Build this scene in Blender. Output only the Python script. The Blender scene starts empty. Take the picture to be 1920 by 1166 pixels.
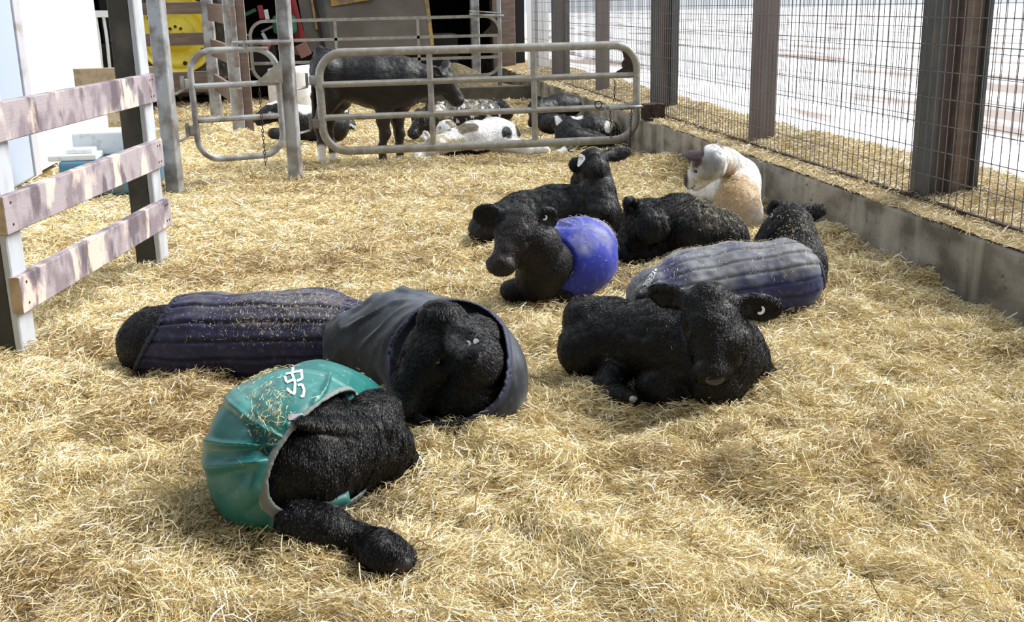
import bpy, math, sys, time
import numpy as np
from mathutils import Vector, Matrix
from mathutils.bvhtree import BVHTree
T0 = time.time()
QUICK = False
# ------------------------------------------------------------------ camera
F, CX, CY, H = 2050.0, 960.0, 583.0, 1.5
_vz = np.array([1118 - CX, 7915 - CY, F]); _vz /= np.linalg.norm(_vz)
_vy = np.array([630 - CX, 8 - CY, F]); _vy /= np.linalg.norm(_vy)
_up = -_vz
_vy = _vy - _up * (_vy @ _up); _vy /= np.linalg.norm(_vy)
_vx = np.cross(_vy, _up)
R = np.array([_vx, _vy, _up])            # columns: camera right, down, forward in world
scn = bpy.context.scene
cd = bpy.data.cameras.new('camera'); cam = bpy.data.objects.new('camera', cd)
scn.collection.objects.link(cam)
cd.sensor_fit = 'HORIZONTAL'; cd.sensor_width = 36.0; cd.lens = 36.0 * F / 1920.0
cd.clip_start = 0.05; cd.clip_end = 500
_M = Matrix(((R[0][0], -R[0][1], -R[0][2]), (R[1][0], -R[1][1], -R[1][2]), (R[2][0], -R[2][1], -R[2][2])))
cam.matrix_world = Matrix.Translation((0, 0, H)) @ _M.to_4x4()
scn.camera = cam
# ------------------------------------------------------------------ light
w = bpy.data.worlds.new('overcast'); scn.world = w; w.use_nodes = True
bgn = w.node_tree.nodes['Background']
bgn.inputs[0].default_value = (0.86, 0.93, 1.0, 1); bgn.inputs[1].default_value = 0.62
sl = bpy.data.lights.new('daylight', 'SUN'); so = bpy.data.objects.new('daylight', sl)
scn.collection.objects.link(so)
sl.energy = 4.6; sl.angle = math.radians(40); sl.color = (1.0, 0.985, 0.96)
so.rotation_euler = Vector((-0.72, -0.14, -0.66)).to_track_quat('-Z', 'Y').to_euler()
so.location = (6, 0, 8)
vs = scn.view_settings
vs.view_transform = 'Standard'; vs.look = 'None'; vs.gamma = 1; vs.use_curve_mapping = False
vs.exposure = 0.66
try: scn.cycles.use_denoising = True
except Exception: pass
scn.cycles.max_bounces = 6; scn.cycles.diffuse_bounces = 3

# ------------------------------------------------------------------ helpers
def ray(px, py): return R @ np.array([px - CX, py - CY, F])
def gz(px, py, z=0.0):
    d = ray(px, py); return np.array([0, 0, H]) + d * ((z - H) / d[2])
def gy(px, py, y):
    d = ray(px, py); return np.array([0, 0, H]) + d * (y / d[1])
def gx(px, py, x):
    d = ray(px, py); return np.array([0, 0, H]) + d * (x / d[0])
COL = scn.collection
def mesh(name, verts, faces, mat=None, parent=None, smooth=False, cols=None, quads=True):
    me = bpy.data.meshes.new(name)
    verts = np.asarray(verts, np.float32)
    if isinstance(faces, np.ndarray):
        n, k = faces.shape
        me.vertices.add(len(verts)); me.vertices.foreach_set('co', verts.ravel())
        me.loops.add(n * k); me.loops.foreach_set('vertex_index', faces.astype(np.int32).ravel())
        me.polygons.add(n); me.polygons.foreach_set('loop_start', np.arange(0, n * k, k, dtype=np.int32))
        me.update(calc_edges=True)
    else:
        me.from_pydata(verts.tolist(), [], faces); me.update()
    if smooth: me.polygons.foreach_set('use_smooth', np.ones(len(me.polygons), bool))
    if cols is not None:
        a = me.color_attributes.new('Col', 'FLOAT_COLOR', 'POINT')
        c4 = np.ones((len(verts), 4), np.float32); c4[:, :3] = cols
        a.data.foreach_set('color', c4.ravel())
    if mat is not None:
        for m in (mat if isinstance(mat, (list, tuple)) else [mat]): me.materials.append(m)
    o = bpy.data.objects.new(name, me); COL.objects.link(o)
    if parent is not None: o.parent = parent; o.matrix_parent_inverse = Matrix.Translation(parent.location).inverted()
    return o
def tag(o, label=None, cat=None, group=None, kind=None):
    if label: o['label'] = label
    if cat: o['category'] = cat
    if group: o['group'] = group
    if kind: o['kind'] = kind
    return o
def empty(name, loc, label=None, cat=None, group=None, kind=None):
    o = bpy.data.objects.new(name, None); o.location = [float(v) for v in loc]; o.empty_display_size = 0.1
    COL.objects.link(o); tag(o, label, cat, group, kind); return o
class MB:
    def __init__(s): s.v = []; s.f = []
    def add(s, v, f):
        b = len(s.v); s.v += [tuple(map(float, p)) for p in v]; s.f += [tuple(i + b for i in q) for q in f]
    def beam(s, a, b, w, h, up=(0, 0, 1), bev=0.0):
        a = np.array(a, float); b = np.array(b, float); d = b - a; d /= np.linalg.norm(d)
        up = np.array(up, float); x = np.cross(d, up)
        if np.linalg.norm(x) < 1e-4: x = np.cross(d, [0, 1, 0])
        x /= np.linalg.norm(x); u = np.cross(x, d)
        if bev <= 0: prof = [(-w/2, -h/2), (w/2, -h/2), (w/2, h/2), (-w/2, h/2)]
        else:
            e = bev; prof = [(-w/2+e, -h/2), (w/2-e, -h/2), (w/2, -h/2+e), (w/2, h/2-e), (w/2-e, h/2), (-w/2+e, h/2), (-w/2, h/2-e), (-w/2, -h/2+e)]
        n = len(prof); v = [a + x*p + u*q for p, q in prof] + [b + x*p + u*q for p, q in prof]
        f = [(i, (i+1) % n, (i+1) % n + n, i + n) for i in range(n)] + [tuple(range(n))[::-1], tuple(range(n, 2*n))]
        s.add(v, f)
    def box(s, lo, hi):
        x0, y0, z0 = lo; x1, y1, z1 = hi
        s.add([(x0,y0,z0),(x1,y0,z0),(x1,y1,z0),(x0,y1,z0),(x0,y0,z1),(x1,y0,z1),(x1,y1,z1),(x0,y1,z1)],
              [(3,2,1,0),(4,5,6,7),(0,1,5,4),(1,2,6,5),(2,3,7,6),(3,0,4,7)])
    def tube(s, pts, r, n=8, closed=False, prof=None, up=None):
        pts = [np.array(p, float) for p in pts]; m = len(pts); rings = []
        N = None
        for i, p in enumerate(pts):
            if closed: t = pts[(i+1) % m] - pts[i-1]
            else: t = pts[min(i+1, m-1)] - pts[max(i-1, 0)]
            t /= np.linalg.norm(t) + 1e-12
            if up is not None: N = np.array(up, float) - t*(t @ np.array(up, float)); N /= np.linalg.norm(N)
            elif N is None:
                N = np.cross(t, [0, 0, 1.0]);
                if np.linalg.norm(N) < .1: N = np.cross(t, [0, 1.0, 0])
                N /= np.linalg.norm(N)
            else:
                N = N - t*(N @ t); N /= np.linalg.norm(N)
            B = np.cross(t, N)
            rr = r[i] if hasattr(r, '__len__') else r
            if prof is None: rings.append([p + (N*math.cos(k*2*math.pi/n) + B*math.sin(k*2*math.pi/n))*rr for k in range(n)])
            else: rings.append([p + N*a + B*b for a, b in prof])
        k = len(rings[0]); f = []
        for i in range(m if closed else m-1):
            j = (i+1) % m
            for q in range(k): f.append((i*k+q, i*k+(q+1) % k, j*k+(q+1) % k, j*k+q))
        if not closed: f += [tuple(range(k))[::-1], tuple(range((m-1)*k, m*k))]
        s.add([v for rg in rings for v in rg], f)
    def build(s, name, mat, parent=None, smooth=False): return mesh(name, s.v, s.f, mat, parent, smooth)
def bbox_bevel(o, w=0.004, seg=2):
    m = o.modifiers.new('bevel', 'BEVEL'); m.width = w; m.segments = seg; m.limit_method = 'ANGLE'; return o
# ---------------- noise
def vnoise(p, seed=0):
    p = np.asarray(p, np.float64) + seed*17.31 + 1000.0
    i = np.floor(p).astype(np.int64); f = p - i; f = f*f*(3-2*f)
    def hsh(a, b, c):
        h = (a*374761393 + b*668265263 + c*2147483647 + seed*974711) & 0xffffffff
        h = ((h ^ (h >> 13))*1274126177) & 0xffffffff
        return ((h ^ (h >> 16)) & 0xffff)/65535.0
    x, y, z = i[..., 0], i[..., 1], i[..., 2]; u, v, q = f[..., 0], f[..., 1], f[..., 2]
    r = 0
    for a in (0, 1):
        for b in (0, 1):
            for c in (0, 1):
                r = r + hsh(x+a, y+b, z+c)*(u if a else 1-u)*(v if b else 1-v)*(q if c else 1-q)
    return r*2-1
def fbm(p, o=3, seed=0):
    r = 0; a = 1.0
    for k in range(o): r = r + a*vnoise(np.asarray(p)*(2**k), seed+k); a *= .5
    return r
# ---------------- materials
def mat(name, color=(.5, .5, .5), rough=.6, metal=0.0, spec=.5, attr=False, noise=None, bump=None, sheen=0.0, extra=None):
    m = bpy.data.materials.new(name); m.use_nodes = True; nt = m.node_tree; N = nt.nodes; L = nt.links
    b = N['Principled BSDF']; b.inputs['Roughness'].default_value = rough; b.inputs['Metallic'].default_value = metal
    b.inputs['Specular IOR Level'].default_value = spec
    b.inputs['Base Color'].default_value = (*color, 1)
    if sheen: b.inputs['Sheen Weight'].default_value = sheen; b.inputs['Sheen Roughness'].default_value = .4
    tc = N.new('ShaderNodeTexCoord')
    out = None
    if attr:
        a = N.new('ShaderNodeAttribute'); a.attribute_name = 'Col'; out = a.outputs['Color']
    for nz in (noise or []):      # (scale vec, color, lo, hi, detail, factor)
        sc, c2, lo, hi, det, fac = nz
        mp = N.new('ShaderNodeMapping'); mp.inputs['Scale'].default_value = sc; L.new(tc.outputs['Object'], mp.inputs[0])
        t = N.new('ShaderNodeTexNoise'); t.inputs['Scale'].default_value = 1; t.inputs['Detail'].default_value = det; L.new(mp.outputs[0], t.inputs[0])
        r = N.new('ShaderNodeMapRange'); r.inputs[1].default_value = lo; r.inputs[2].default_value = hi; r.inputs[3].default_value = 0; r.inputs[4].default_value = fac
        L.new(t.outputs['Fac'], r.inputs[0])
        mx = N.new('ShaderNodeMix'); mx.data_type = 'RGBA'; L.new(r.outputs[0], mx.inputs[0])
        if out is None: mx.inputs[6].default_value = (*color, 1)
        else: L.new(out, mx.inputs[6])
        mx.inputs[7].default_value = (*c2, 1); out = mx.outputs[2]
    if out is not None: L.new(out, b.inputs['Base Color'])
    if bump:
        sc, st, dist, det = bump
        mp = N.new('ShaderNodeMapping'); mp.inputs['Scale'].default_value = sc; L.new(tc.outputs['Object'], mp.inputs[0])
        t = N.new('ShaderNodeTexNoise'); t.inputs['Scale'].default_value = 1; t.inputs['Detail'].default_value = det; L.new(mp.outputs[0], t.inputs[0])
        bp = N.new('ShaderNodeBump'); bp.inputs['Strength'].default_value = st; bp.inputs['Distance'].default_value = dist
        L.new(t.outputs['Fac'], bp.inputs['Height']); L.new(bp.outputs[0], b.inputs['Normal'])
    return m
M_straw = mat('straw', rough=.55, spec=.25, attr=True)
M_floor = mat('straw_litter', (.40, .29, .13), .9, noise=[((30,30,30), (.16, .10, .04), .45, .65, 4, .8)], bump=((60,60,60), 1, .02, 4))
M_fur = mat('fur', rough=.42, spec=.35, attr=True, bump=((90,90,90), .6, .006, 3))
M_hair = mat('hair', rough=.5, spec=.22, attr=True)
M_horn = mat('hoof', (.015, .013, .012), .45)
M_eye = mat('eye', (.006, .005, .005), .08, spec=.8)
M_tagw = mat('ear_tag_white', (.85, .85, .83), .4)
M_ink = mat('ink', (.02, .02, .02), .5)
M_galv = mat('galvanised_steel', (.30, .29, .26), .5, .3, noise=[((9,9,9), (.22, .19, .15), .42, .66, 5, .85), ((22,22,22), (.55, .56, .55), .55, .75, 4, .4)], bump=((50,50,50), .2, .003, 3))
M_galv2 = mat('weathered_galvanised_steel', (.36, .37, .38), .5, .3, noise=[((5,5,5), (.15, .13, .115), .42, .62, 6, .9), ((16,16,16), (.55, .57, .6), .55, .75, 5, .45)])
M_postd = mat('shaded_dirty_steel', (.05, .047, .038), .75, .1, noise=[((7,7,4), (.12, .11, .09), .5, .7, 5, .7)])  # dirt plus the shade of the open channel, put into the colour
M_galv3 = mat('lit_galvanised_steel', (.50, .53, .58), .5, .2, noise=[((9,9,4), (.36, .36, .37), .45, .65, 5, .7)])  # pale tone puts the light on the post's side into the colour
M_steel_dark = mat('dark_steel', (.07, .075, .075), .5, .5, noise=[((9,9,5), (.16, .12, .09), .5, .7, 5, .7)])
M_rust = mat('rusty_iron', (.06, .035, .022), .8, .3, noise=[((40,40,40), (.02, .015, .012), .4, .6, 3, .8)])
M_wire = mat('galvanised_wire', (.14, .135, .135), .5, .4)
M_conc = mat('concrete', (.33, .305, .26), .9, spec=.2, noise=[((2.5,2.5,5), (.115, .10, .08), .40, .62, 6, .9), ((4,5,.7), (.42, .39, .33), .52, .66, 6, .7), ((16,16,16), (.05, .042, .035), .66, .72, 3, .9)], bump=((25,25,25), .5, .01, 5))
M_dkconc = mat('dark_concrete', (.10, .088, .065), .9, noise=[((5,5,5), (.05, .045, .03), .45, .65, 4, .8)])
M_snow = mat('snow', (.90, .92, .96), .8, spec=.2, noise=[((.9,.22,.9), (.22, .15, .11), .535, .62, 9, .85), ((5,1.2,4), (.34, .27, .24), .55, .63, 8, .7)])
M_plank = mat('weathered_board', (.33, .285, .30), .8, spec=.2, noise=[((9,7,5), (.19, .155, .175), .46, .58, 8, .85), ((5,5,2.4), (.62, .50, .43), .55, .60, 7, .9), ((8,7,3.5), (.10, .08, .095), .56, .64, 8, .85)], bump=((120,4,120), .4, .004, 3))
M_plank2 = mat('board_end_grain', (.50, .37, .23), .8, noise=[((14,14,14), (.25, .17, .10), .45, .7, 4, .7)])
M_postw = mat('timber_post', (.17, .135, .125), .8, noise=[((20,20,1.5), (.09, .07, .065), .4, .7, 4, .8)], bump=((50,50,3), .3, .004, 3))
M_brown = mat('brown_board', (.16, .115, .095), .8, noise=[((3,20,20), (.27, .20, .15), .45, .7, 4, .7)])
M_white = mat('white_panel', (.90, .91, .92), .45, noise=[((1.5,1.5,.7), (.72, .74, .78), .62, .8, 3, .4)])
M_whiteb = mat('shaded_white_panel', (.36, .42, .52), .5, noise=[((6,6,6), (.40, .38, .36), .66, .76, 4, .6)])  # darker bluish tone: weaker light on this side put into the colour
M_trim = mat('grey_trim', (.42, .42, .46), .5, noise=[((3,3,6), (.25, .21, .18), .55, .7, 3, .7)])
M_bluep = mat('blue_plastic', (.06, .22, .36), .5, noise=[((12,12,12), (.18, .15, .11), .48, .62, 4, .9)])
M_yellow = mat('yellow_paint', (.78, .62, .05), .4, noise=[((4,4,4), (.42, .32, .05), .50, .75, 4, .7)])
M_tyre = mat('tyre_rubber', (.035, .032, .03), .85, noise=[((6,6,6), (.16, .13, .11), .48, .68, 4, .8)], bump=((30,30,30), .5, .01, 3))
M_dark = mat('dark_interior', (.012, .012, .012), .9)  # near-black colour stands in for the unlit depth of the barn
M_red = mat('red_paint', (.30, .02, .03), .5)
M_green = mat('green_paint', (.02, .12, .06), .5)
M_pink = mat('faded_red_panel', (.30, .15, .12), .6)
M_greyp = mat('taupe_panel', (.18, .155, .125), .7, noise=[((1.5,1.5,1.5), (.11, .09, .07), .45, .7, 4, .8)])
M_ochre = mat('ochre_paint', (.45, .27, .06), .6, noise=[((7,7,7), (.20, .15, .09), .45, .6, 3, .9)])
M_hay = mat('hay_pile', (.16, .125, .06), .9, noise=[((14,14,30), (.05, .04, .02), .42, .62, 5, .9)], bump=((20,20,60), 1, .03, 4))
M_bag = mat('white_bag', (.85, .85, .85), .7, noise=[((5,5,8), (.5, .47, .42), .60, .72, 4, .8)], bump=((6,6,3), .5, .03, 3))
M_blocker = mat('light_blocker', (.10, .10, .10), .8)  # for the unseen slabs added to hold back sky light
M_lid = mat('white_lid', (.78, .80, .80), .5, noise=[((9,9,9), (.45, .42, .36), .55, .7, 4, .7)])

# ------------------------------------------------------------------ straw bedding height
MOUNDS = [(gz(330,790),.38,.05),(gz(330,900),.3,.05),(gz(870,900),.32,.05),(gz(1000,860),.3,.04),(gz(1120,780),.22,.03),(gz(1480,740),.3,.05),
          (gz(1560,600),.35,.05),(gz(1640,520),.35,.06),(gz(1450,860),.4,.05),(gz(1130,1060),.3,.04),(gz(250,1040),.3,.04),(gz(1750,820),.4,.04),
          (gz(1240,315),.45,.12),(gz(1020,330),.5,.04),(gz(440,255),.5,.08),(gz(130,640),.5,.04),(gz(560,620),.3,.03),(gz(780,480),.5,.04),(gz(1600,450),.4,.08),(gz(1250,520),.2,.04),(gz(1185,768),.17,-.06),(gz(760,1070),.16,-.045),(gz(960,555),.15,-.04)]
def gh(x, y):
    x = np.asarray(x, float); y = np.asarray(y, float)
    p = np.stack([x, y, x*0], -1)
    h = .028*vnoise(p*2.3, 3) + (.046*vnoise(p*4.6, 5) + .040*vnoise(p*9.0, 7))*np.clip(1.35-.07*y, .5, 1)
    h = h - .05*np.clip((y-7.8)/2.5, 0, 1)
    for c, r, a in MOUNDS: h = h + a*np.exp(-((x-c[0])**2 + (y-c[1])**2)/(r*r))
    return h
def strands(n, pts, lens, wid, rng, cols, tilt=.35, lift=.02, dirs=None, bend=.25, base_n=None):
    """ribbons: pts root centres; returns verts, quads, colours"""
    az = rng.uniform(0, 2*np.pi, n) if dirs is None else dirs
    el = rng.normal(0, tilt, n)
    d = np.stack([np.cos(az)*np.cos(el), np.sin(az)*np.cos(el), np.sin(el)], 1)
    if base_n is not None:
        nn = base_n; d = d - nn*(d*nn).sum(1)[:, None]; d /= np.linalg.norm(d, axis=1)[:, None] + 1e-9
        d = d + nn*rng.normal(.05, .12, n)[:, None]
    r = rng.normal(size=(n, 3)); s = np.cross(d, r); s /= np.linalg.norm(s, axis=1)[:, None] + 1e-9
    # widen towards horizontal side vectors
    b = np.cross(d, s)*rng.normal(0, bend, n)[:, None] + s*rng.normal(0, bend, n)[:, None]
    L = lens[:, None]; W = wid[:, None]
    a = pts - d*L*.5; m = pts + b*L*.5; e = pts + d*L*.5
    if lift:
        k = np.maximum(0, -np.minimum(a[:, 2], e[:, 2]))*0
    V = np.empty((n, 6, 3), np.float32)
    V[:, 0] = a - s*W*.45; V[:, 1] = a + s*W*.45; V[:, 2] = m - s*W*.55; V[:, 3] = m + s*W*.55; V[:, 4] = e - s*W*.3; V[:, 5] = e + s*W*.3
    i = (np.arange(n)*6)[:, None]
    Q = np.concatenate([i + np.array([[0, 1, 3, 2]]), i + np.array([[2, 3, 5, 4]])], 0)
    C = np.repeat(cols, 6, 0)
    return V.reshape(-1, 3), Q, C
PAL = np.array([(.93,.84,.58),(.88,.75,.43),(.80,.64,.32),(.95,.92,.80),(.64,.48,.22),(.46,.31,.13),(.85,.72,.46),(.26,.16,.07)])
PW = np.array([.2,.22,.16,.1,.12,.07,.1,.03])
def straw_cols(n, rng): 
    c = PAL[rng.choice(len(PAL), n, p=PW/PW.sum())]; return np.clip(c*rng.uniform(.85, 1.1, (n, 1)), 0, .97)

# ------------------------------------------------------------------ setting
def build_floor():
    X = np.linspace(-8, 3.2, 150); Y = np.concatenate([np.linspace(.4, 8, 200), np.linspace(8.08, 31, 150)])
    gxx, gyy = np.meshgrid(X, Y); z = gh(gxx, gyy) - .012
    V = np.stack([gxx, gyy, z], -1).reshape(-1, 3); nx = len(X)
    i = np.arange(len(Y)-1)[:, None]*nx + np.arange(nx-1)[None]; i = i.ravel()
    Fq = np.stack([i, i+1, i+nx+1, i+nx], 1)
    tag(mesh('floor', V, Fq, M_floor, smooth=True), kind='structure')
def build_straw():
    rng = np.random.default_rng(5)
    n = 60000 if QUICK else 960000
    # sample distance with density ~ 1/y^1.5 over the fan in view
    u = rng.random(n*2)
    y0, y1 = 2.0, 20.0; k = 1.15            # pdf over y ~ y^-k * width(y~y)
    e = 2-k-.25
    y = (y0**(1-k+.35) + u*(y1**(1-k+.35) - y0**(1-k+.35)))**(1/(1-k+.35))
    t = rng.random(n*2)
    xl = -.52*y - .8; xr = np.minimum(.68*y + 1.0, 3.09)
    x = xl + (xr - xl)*t
    keep = (rng.random(n*2) < (xr-xl)/(1.2*y+1.8)) & ~((y > 9.2) & (x < -3.0))
    x = x[keep][:n]; y = y[keep][:n]; n = len(x)
    base = gh(x, y)
    p = np.stack([x, y, x*0], -1)
    z = base + (-.008 + .045*rng.random(n)**1.5)*(1 + .5*vnoise(p*6, 11))
    big = rng.random(n) < .12
    lens = rng.uniform(.022, .065, n) + big*rng.uniform(.01, .05, n)
    lens *= np.clip(.85 + .05*y, 1, 1.6)
    wid = rng.uniform(.0009, .0021, n) + big*rng.uniform(.0006, .0026, n)
    wid = wid*np.clip(.45 + .20*y, .9, 4.0)
    cl = vnoise(p*1.7, 21)*np.pi*1.0 + vnoise(p*4.5, 22)*1.5
    dirs = np.where(rng.random(n) < .55, cl + rng.normal(0, .45, n), rng.uniform(0, 6.28, n))
    c = straw_cols(n, rng)
    brown_tone = np.clip(fbm(p*1.1, 3, 31)*.9 - .12, 0, .6)[:, None]       # browner bedding in places
    c = c*(1 - brown_tone*.6*np.array([.7, .85, 1.0]))
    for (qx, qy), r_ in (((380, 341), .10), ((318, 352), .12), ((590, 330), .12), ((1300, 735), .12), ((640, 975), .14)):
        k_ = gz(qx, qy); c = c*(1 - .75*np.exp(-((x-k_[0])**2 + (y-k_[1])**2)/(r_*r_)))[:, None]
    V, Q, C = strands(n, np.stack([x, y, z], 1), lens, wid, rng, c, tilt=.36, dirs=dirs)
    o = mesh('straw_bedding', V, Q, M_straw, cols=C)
    tag(o, 'deep golden loose straw bedding covering the pen floor', 'straw', kind='stuff')
XW = 3.11
def build_right():
    m = MB(); m.box((XW, -1, -.1), (3.62, 31, .325)); 
    m.box((XW-.06, 10.75, -.1), (XW+.05, 11.35, .33))
    o = m.build('wall_right', M_conc); tag(o, kind='structure'); bbox_bevel(o, .02, 3)
    # outside ground : straw covered verge then snow
    X = np.array([3.6, 3.8, 4.1, 4.5, 5, 6, 8, 12, 20, 40, 90, 160]); Y = np.linspace(-20, 180, 160)
    gxx, gyy = np.meshgrid(X, Y); z = .22 + .03*vnoise(np.stack([gxx*.8, gyy*.8, gxx*0], -1), 9) - .0006*(gxx-4)
    V = np.stack([gxx, gyy, z], -1).reshape(-1, 3); nx = len(X)
    i = (np.arange(len(Y)-1)[:, None]*nx + np.arange(nx-1)[None]).ravel()
    tag(mesh('ground', V, np.stack([i, i+1, i+nx+1, i+nx], 1), M_snow, smooth=True), 'snow covered yard with brown patches outside the mesh', kind='structure')
    # straw verge body
    X = np.linspace(3.12, 4.9, 40); Y = np.linspace(1, 24, 260); gxx, gyy = np.meshgrid(X, Y)
    p = np.stack([gxx, gyy, gxx*0], -1)
    def vh(x, y):
        q = np.stack([x, y, x*0], -1)
        edge = 4.35 + .3*vnoise(np.stack([y*.6, y*0, y*0], -1), 41) - .012*(y-5)
        h = .335 + .05*np.exp(-((x-3.7)/.3)**2) + .02*vnoise(q*5, 43)
        for py_ in (5.7, 8.4, 11.3, 14.2): h = h + .07*np.exp(-((x-3.75)/.22)**2 - ((y-py_+.1)/.4)**2)
        fall = np.clip((x-edge)/.35, 0, 1); h = h*(1-fall) + .12*fall
        h = np.where(x < 3.3, np.minimum(h, .338 + .008*vnoise(q*9, 44)), h)
        return h
    z = vh(gxx, gyy); V = np.stack([gxx, gyy, z], -1).reshape(-1, 3); nx = len(X)
    i = (np.arange(len(Y)-1)[:, None]*nx + np.arange(nx-1)[None]).ravel()
    o = mesh('straw_verge', V, np.stack([i, i+1, i+nx+1, i+nx], 1), M_floor, smooth=True)
    rng = np.random.default_rng(8); n = 12000 if QUICK else 90000
    y = 3.5 + (rng.random(n)**1.6)*17; x = rng.uniform(3.1, 4.75, n)
    z = vh(x, y) + rng.uniform(0, .025, n)
    ok = z > .24; x, y, z = x[ok], y[ok], z[ok]; n = len(x)
    lens = rng.uniform(.03, .09, n); wid = rng.uniform(.0015, .003, n)*np.clip(.3+.17*y, 1, 3)
    V, Q, C = strands(n, np.stack([x, y, z], 1), lens, wid, rng, straw_cols(n, rng)*np.array([.86, .86, .9]), tilt=.3)
    s = mesh('loose_strands', V, Q, M_straw, o, cols=C); s['kind'] = 'stuff'
    tag(o, 'strip of spilled straw along the concrete wall top under the mesh', 'straw', kind='stuff')
    # wire mesh, two layers
    def wires(x, z0, ys, zs, r, name, label):
        f = empty(name, (x, ys[0], z0), label, 'mesh fence')
        v = MB()
        for yy in ys: v.tube([(x, yy, z0), (x, yy, zs[-1])], r, 5)
        o = v.build('vertical_wires', M_wire, f)
        hh = MB()
        for z_ in zs: hh.tube([(x+r*1.8, ys[0], z_), (x+r*1.8, ys[-1], z_)], r, 5)
        hh.build('horizontal_wires', M_wire, f)
        return f
    f = wires(3.31, .33, np.arange(3.2, 19.2, .075), np.arange(.36, 2.7, .1465), .0029, 'wire_mesh_panel', 'inner galvanised wire mesh panel standing on the concrete wall')
    b = MB(); b.beam((3.31, 3.2, .365), (3.31, 19.2, .365), .03, .012); b.build('bottom_rail', M_rust, f)
    wires(3.86, .66, np.arange(3.2, 19.2, .075)+.03, np.arange(.72, 2.8, .1465), .0026, 'wire_mesh_panel', 'outer wire mesh layer behind the posts, facing the snow')
    # posts
    hp = empty('steel_column', (3.5, 5.9, .3), 'tall dark steel H column outside the mesh, nearest the camera', 'column')
    b = MB(); b.beam((3.36, 6.0, .2), (3.36, 6.0, 3.2), .02, .22, up=(0, 1, 0)); b.build('flange', M_steel_dark, hp)
    b = MB(); b.beam((3.43, 5.95, .2), (3.43, 5.95, 3.2), .12, .012, up=(0, 1, 0)); b.build('web', M_postw, hp)
    b = MB(); b.beam((3.53, 5.93, .2), (3.53, 5.93, 3.2), .10, .14, up=(0, 1, 0)); b.build('flange', M_brown, hp)
    b = MB(); b.beam((3.59, 5.90, .2), (3.59, 5.90, 3.2), .02, .20, up=(0, 1, 0)); b.build('flange', M_steel_dark, hp)
    posts = [(8.80, .19, .12, M_postw, 'timber_post', 'brown timber post behind the mesh, left of the big steel column'),
             (14.5, .17, .12, M_postw, 'timber_post', 'brown timber post behind the mesh, just above the gate top bar')]
    for (y_, w_, d_, m_, nm, lb) in posts:
        o = MB(); o.beam((3.36+w_/2, y_, .2), (3.36+w_/2, y_, 3.2), w_, d_, up=(0, 1, 0)); o = o.build(nm, m_); tag(o, lb, 'post', 'posts behind the wire mesh'); bbox_bevel(o, .01)
    for (y_, lb) in [(11.75, 'dark steel post behind the mesh, above the gate latch bracket'), (17.5, 'dark steel post behind the mesh, farthest of the posts')]:
        e = empty('steel_post', (3.5, y_, .3), lb, 'post', 'posts behind the wire mesh')
        o = MB(); o.beam((3.375, y_+.05, .2), (3.375, y_+.05, 3.2), .03, .16, up=(0, 1, 0)); o.build('flange', M_steel_dark, e)
        o = MB(); o.beam((3.46, y_+.02, .2), (3.46, y_+.02, 3.2), .14, .014, up=(0, 1, 0)); o.build('web', M_postw, e)
        o = MB(); o.beam((3.57, y_-.02, .2), (3.57, y_-.02, 3.2), .07, .16, up=(0, 1, 0)); o.build('flange', M_steel_dark, e)
    # white doors beyond
    d = empty('sliding_door', (3.6, 20.2, .3), 'white corrugated sliding door leaf outside the far end of the mesh', 'door')
    b = MB()
    for k in range(8): b.beam((3.42+k*.05, 20.2+(k % 2)*.015, .2), (3.42+k*.05, 20.2+(k % 2)*.015, 3.4), .05, .02, up=(0, 1, 0))
    b.build('panel', M_white, d)
    b = MB(); b.beam((3.58, 20.17, .2), (3.58, 20.17, 3.4), .03, .03, up=(0, 1, 0)); b.build('edge_trim', M_trim, d)
    # end post at far wall end
    b = MB(); b.box((3.0, 21.9, 0), (3.45, 22.3, 3.2)); tag(bbox_bevel(b.build('timber_post', M_brown), .01), 'dark brown post at the far end of the concrete wall', 'post', 'posts behind the wire mesh')
    # bolt bracket on the post
    bk = empty('latch_bracket', (3.08, 11.1, .4), 'rusty bracket on the wall top holding the gate bolt', 'bracket')
    q = gy(1226, 205, 11.0)
    m = MB(); m.tube([q+np.array([0.02, -.08, 0]), q+np.array([.02, .10, 0])], .065, 14); m.build('round_stub', M_rust, bk)
    m = MB(); m.beam(q+np.array([-.12, .0, -.02]), q+np.array([.1, .0, -.02]), .12, .16, bev=.01); m.build('plate', M_rust, bk)
def rrect(o, ux, uz, w, h, r, n=8):
    pts = []
    for cx, cz, a0 in ((w-r, h-r, 0), (r, h-r, 90), (r, r, 180), (w-r, r, 270)):
        for k in range(n+1):
            a = math.radians(a0 + 90*k/n); pts.append(o + ux*(cx + r*math.cos(a)) + uz*(cz + r*math.sin(a)))
    return pts
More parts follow.
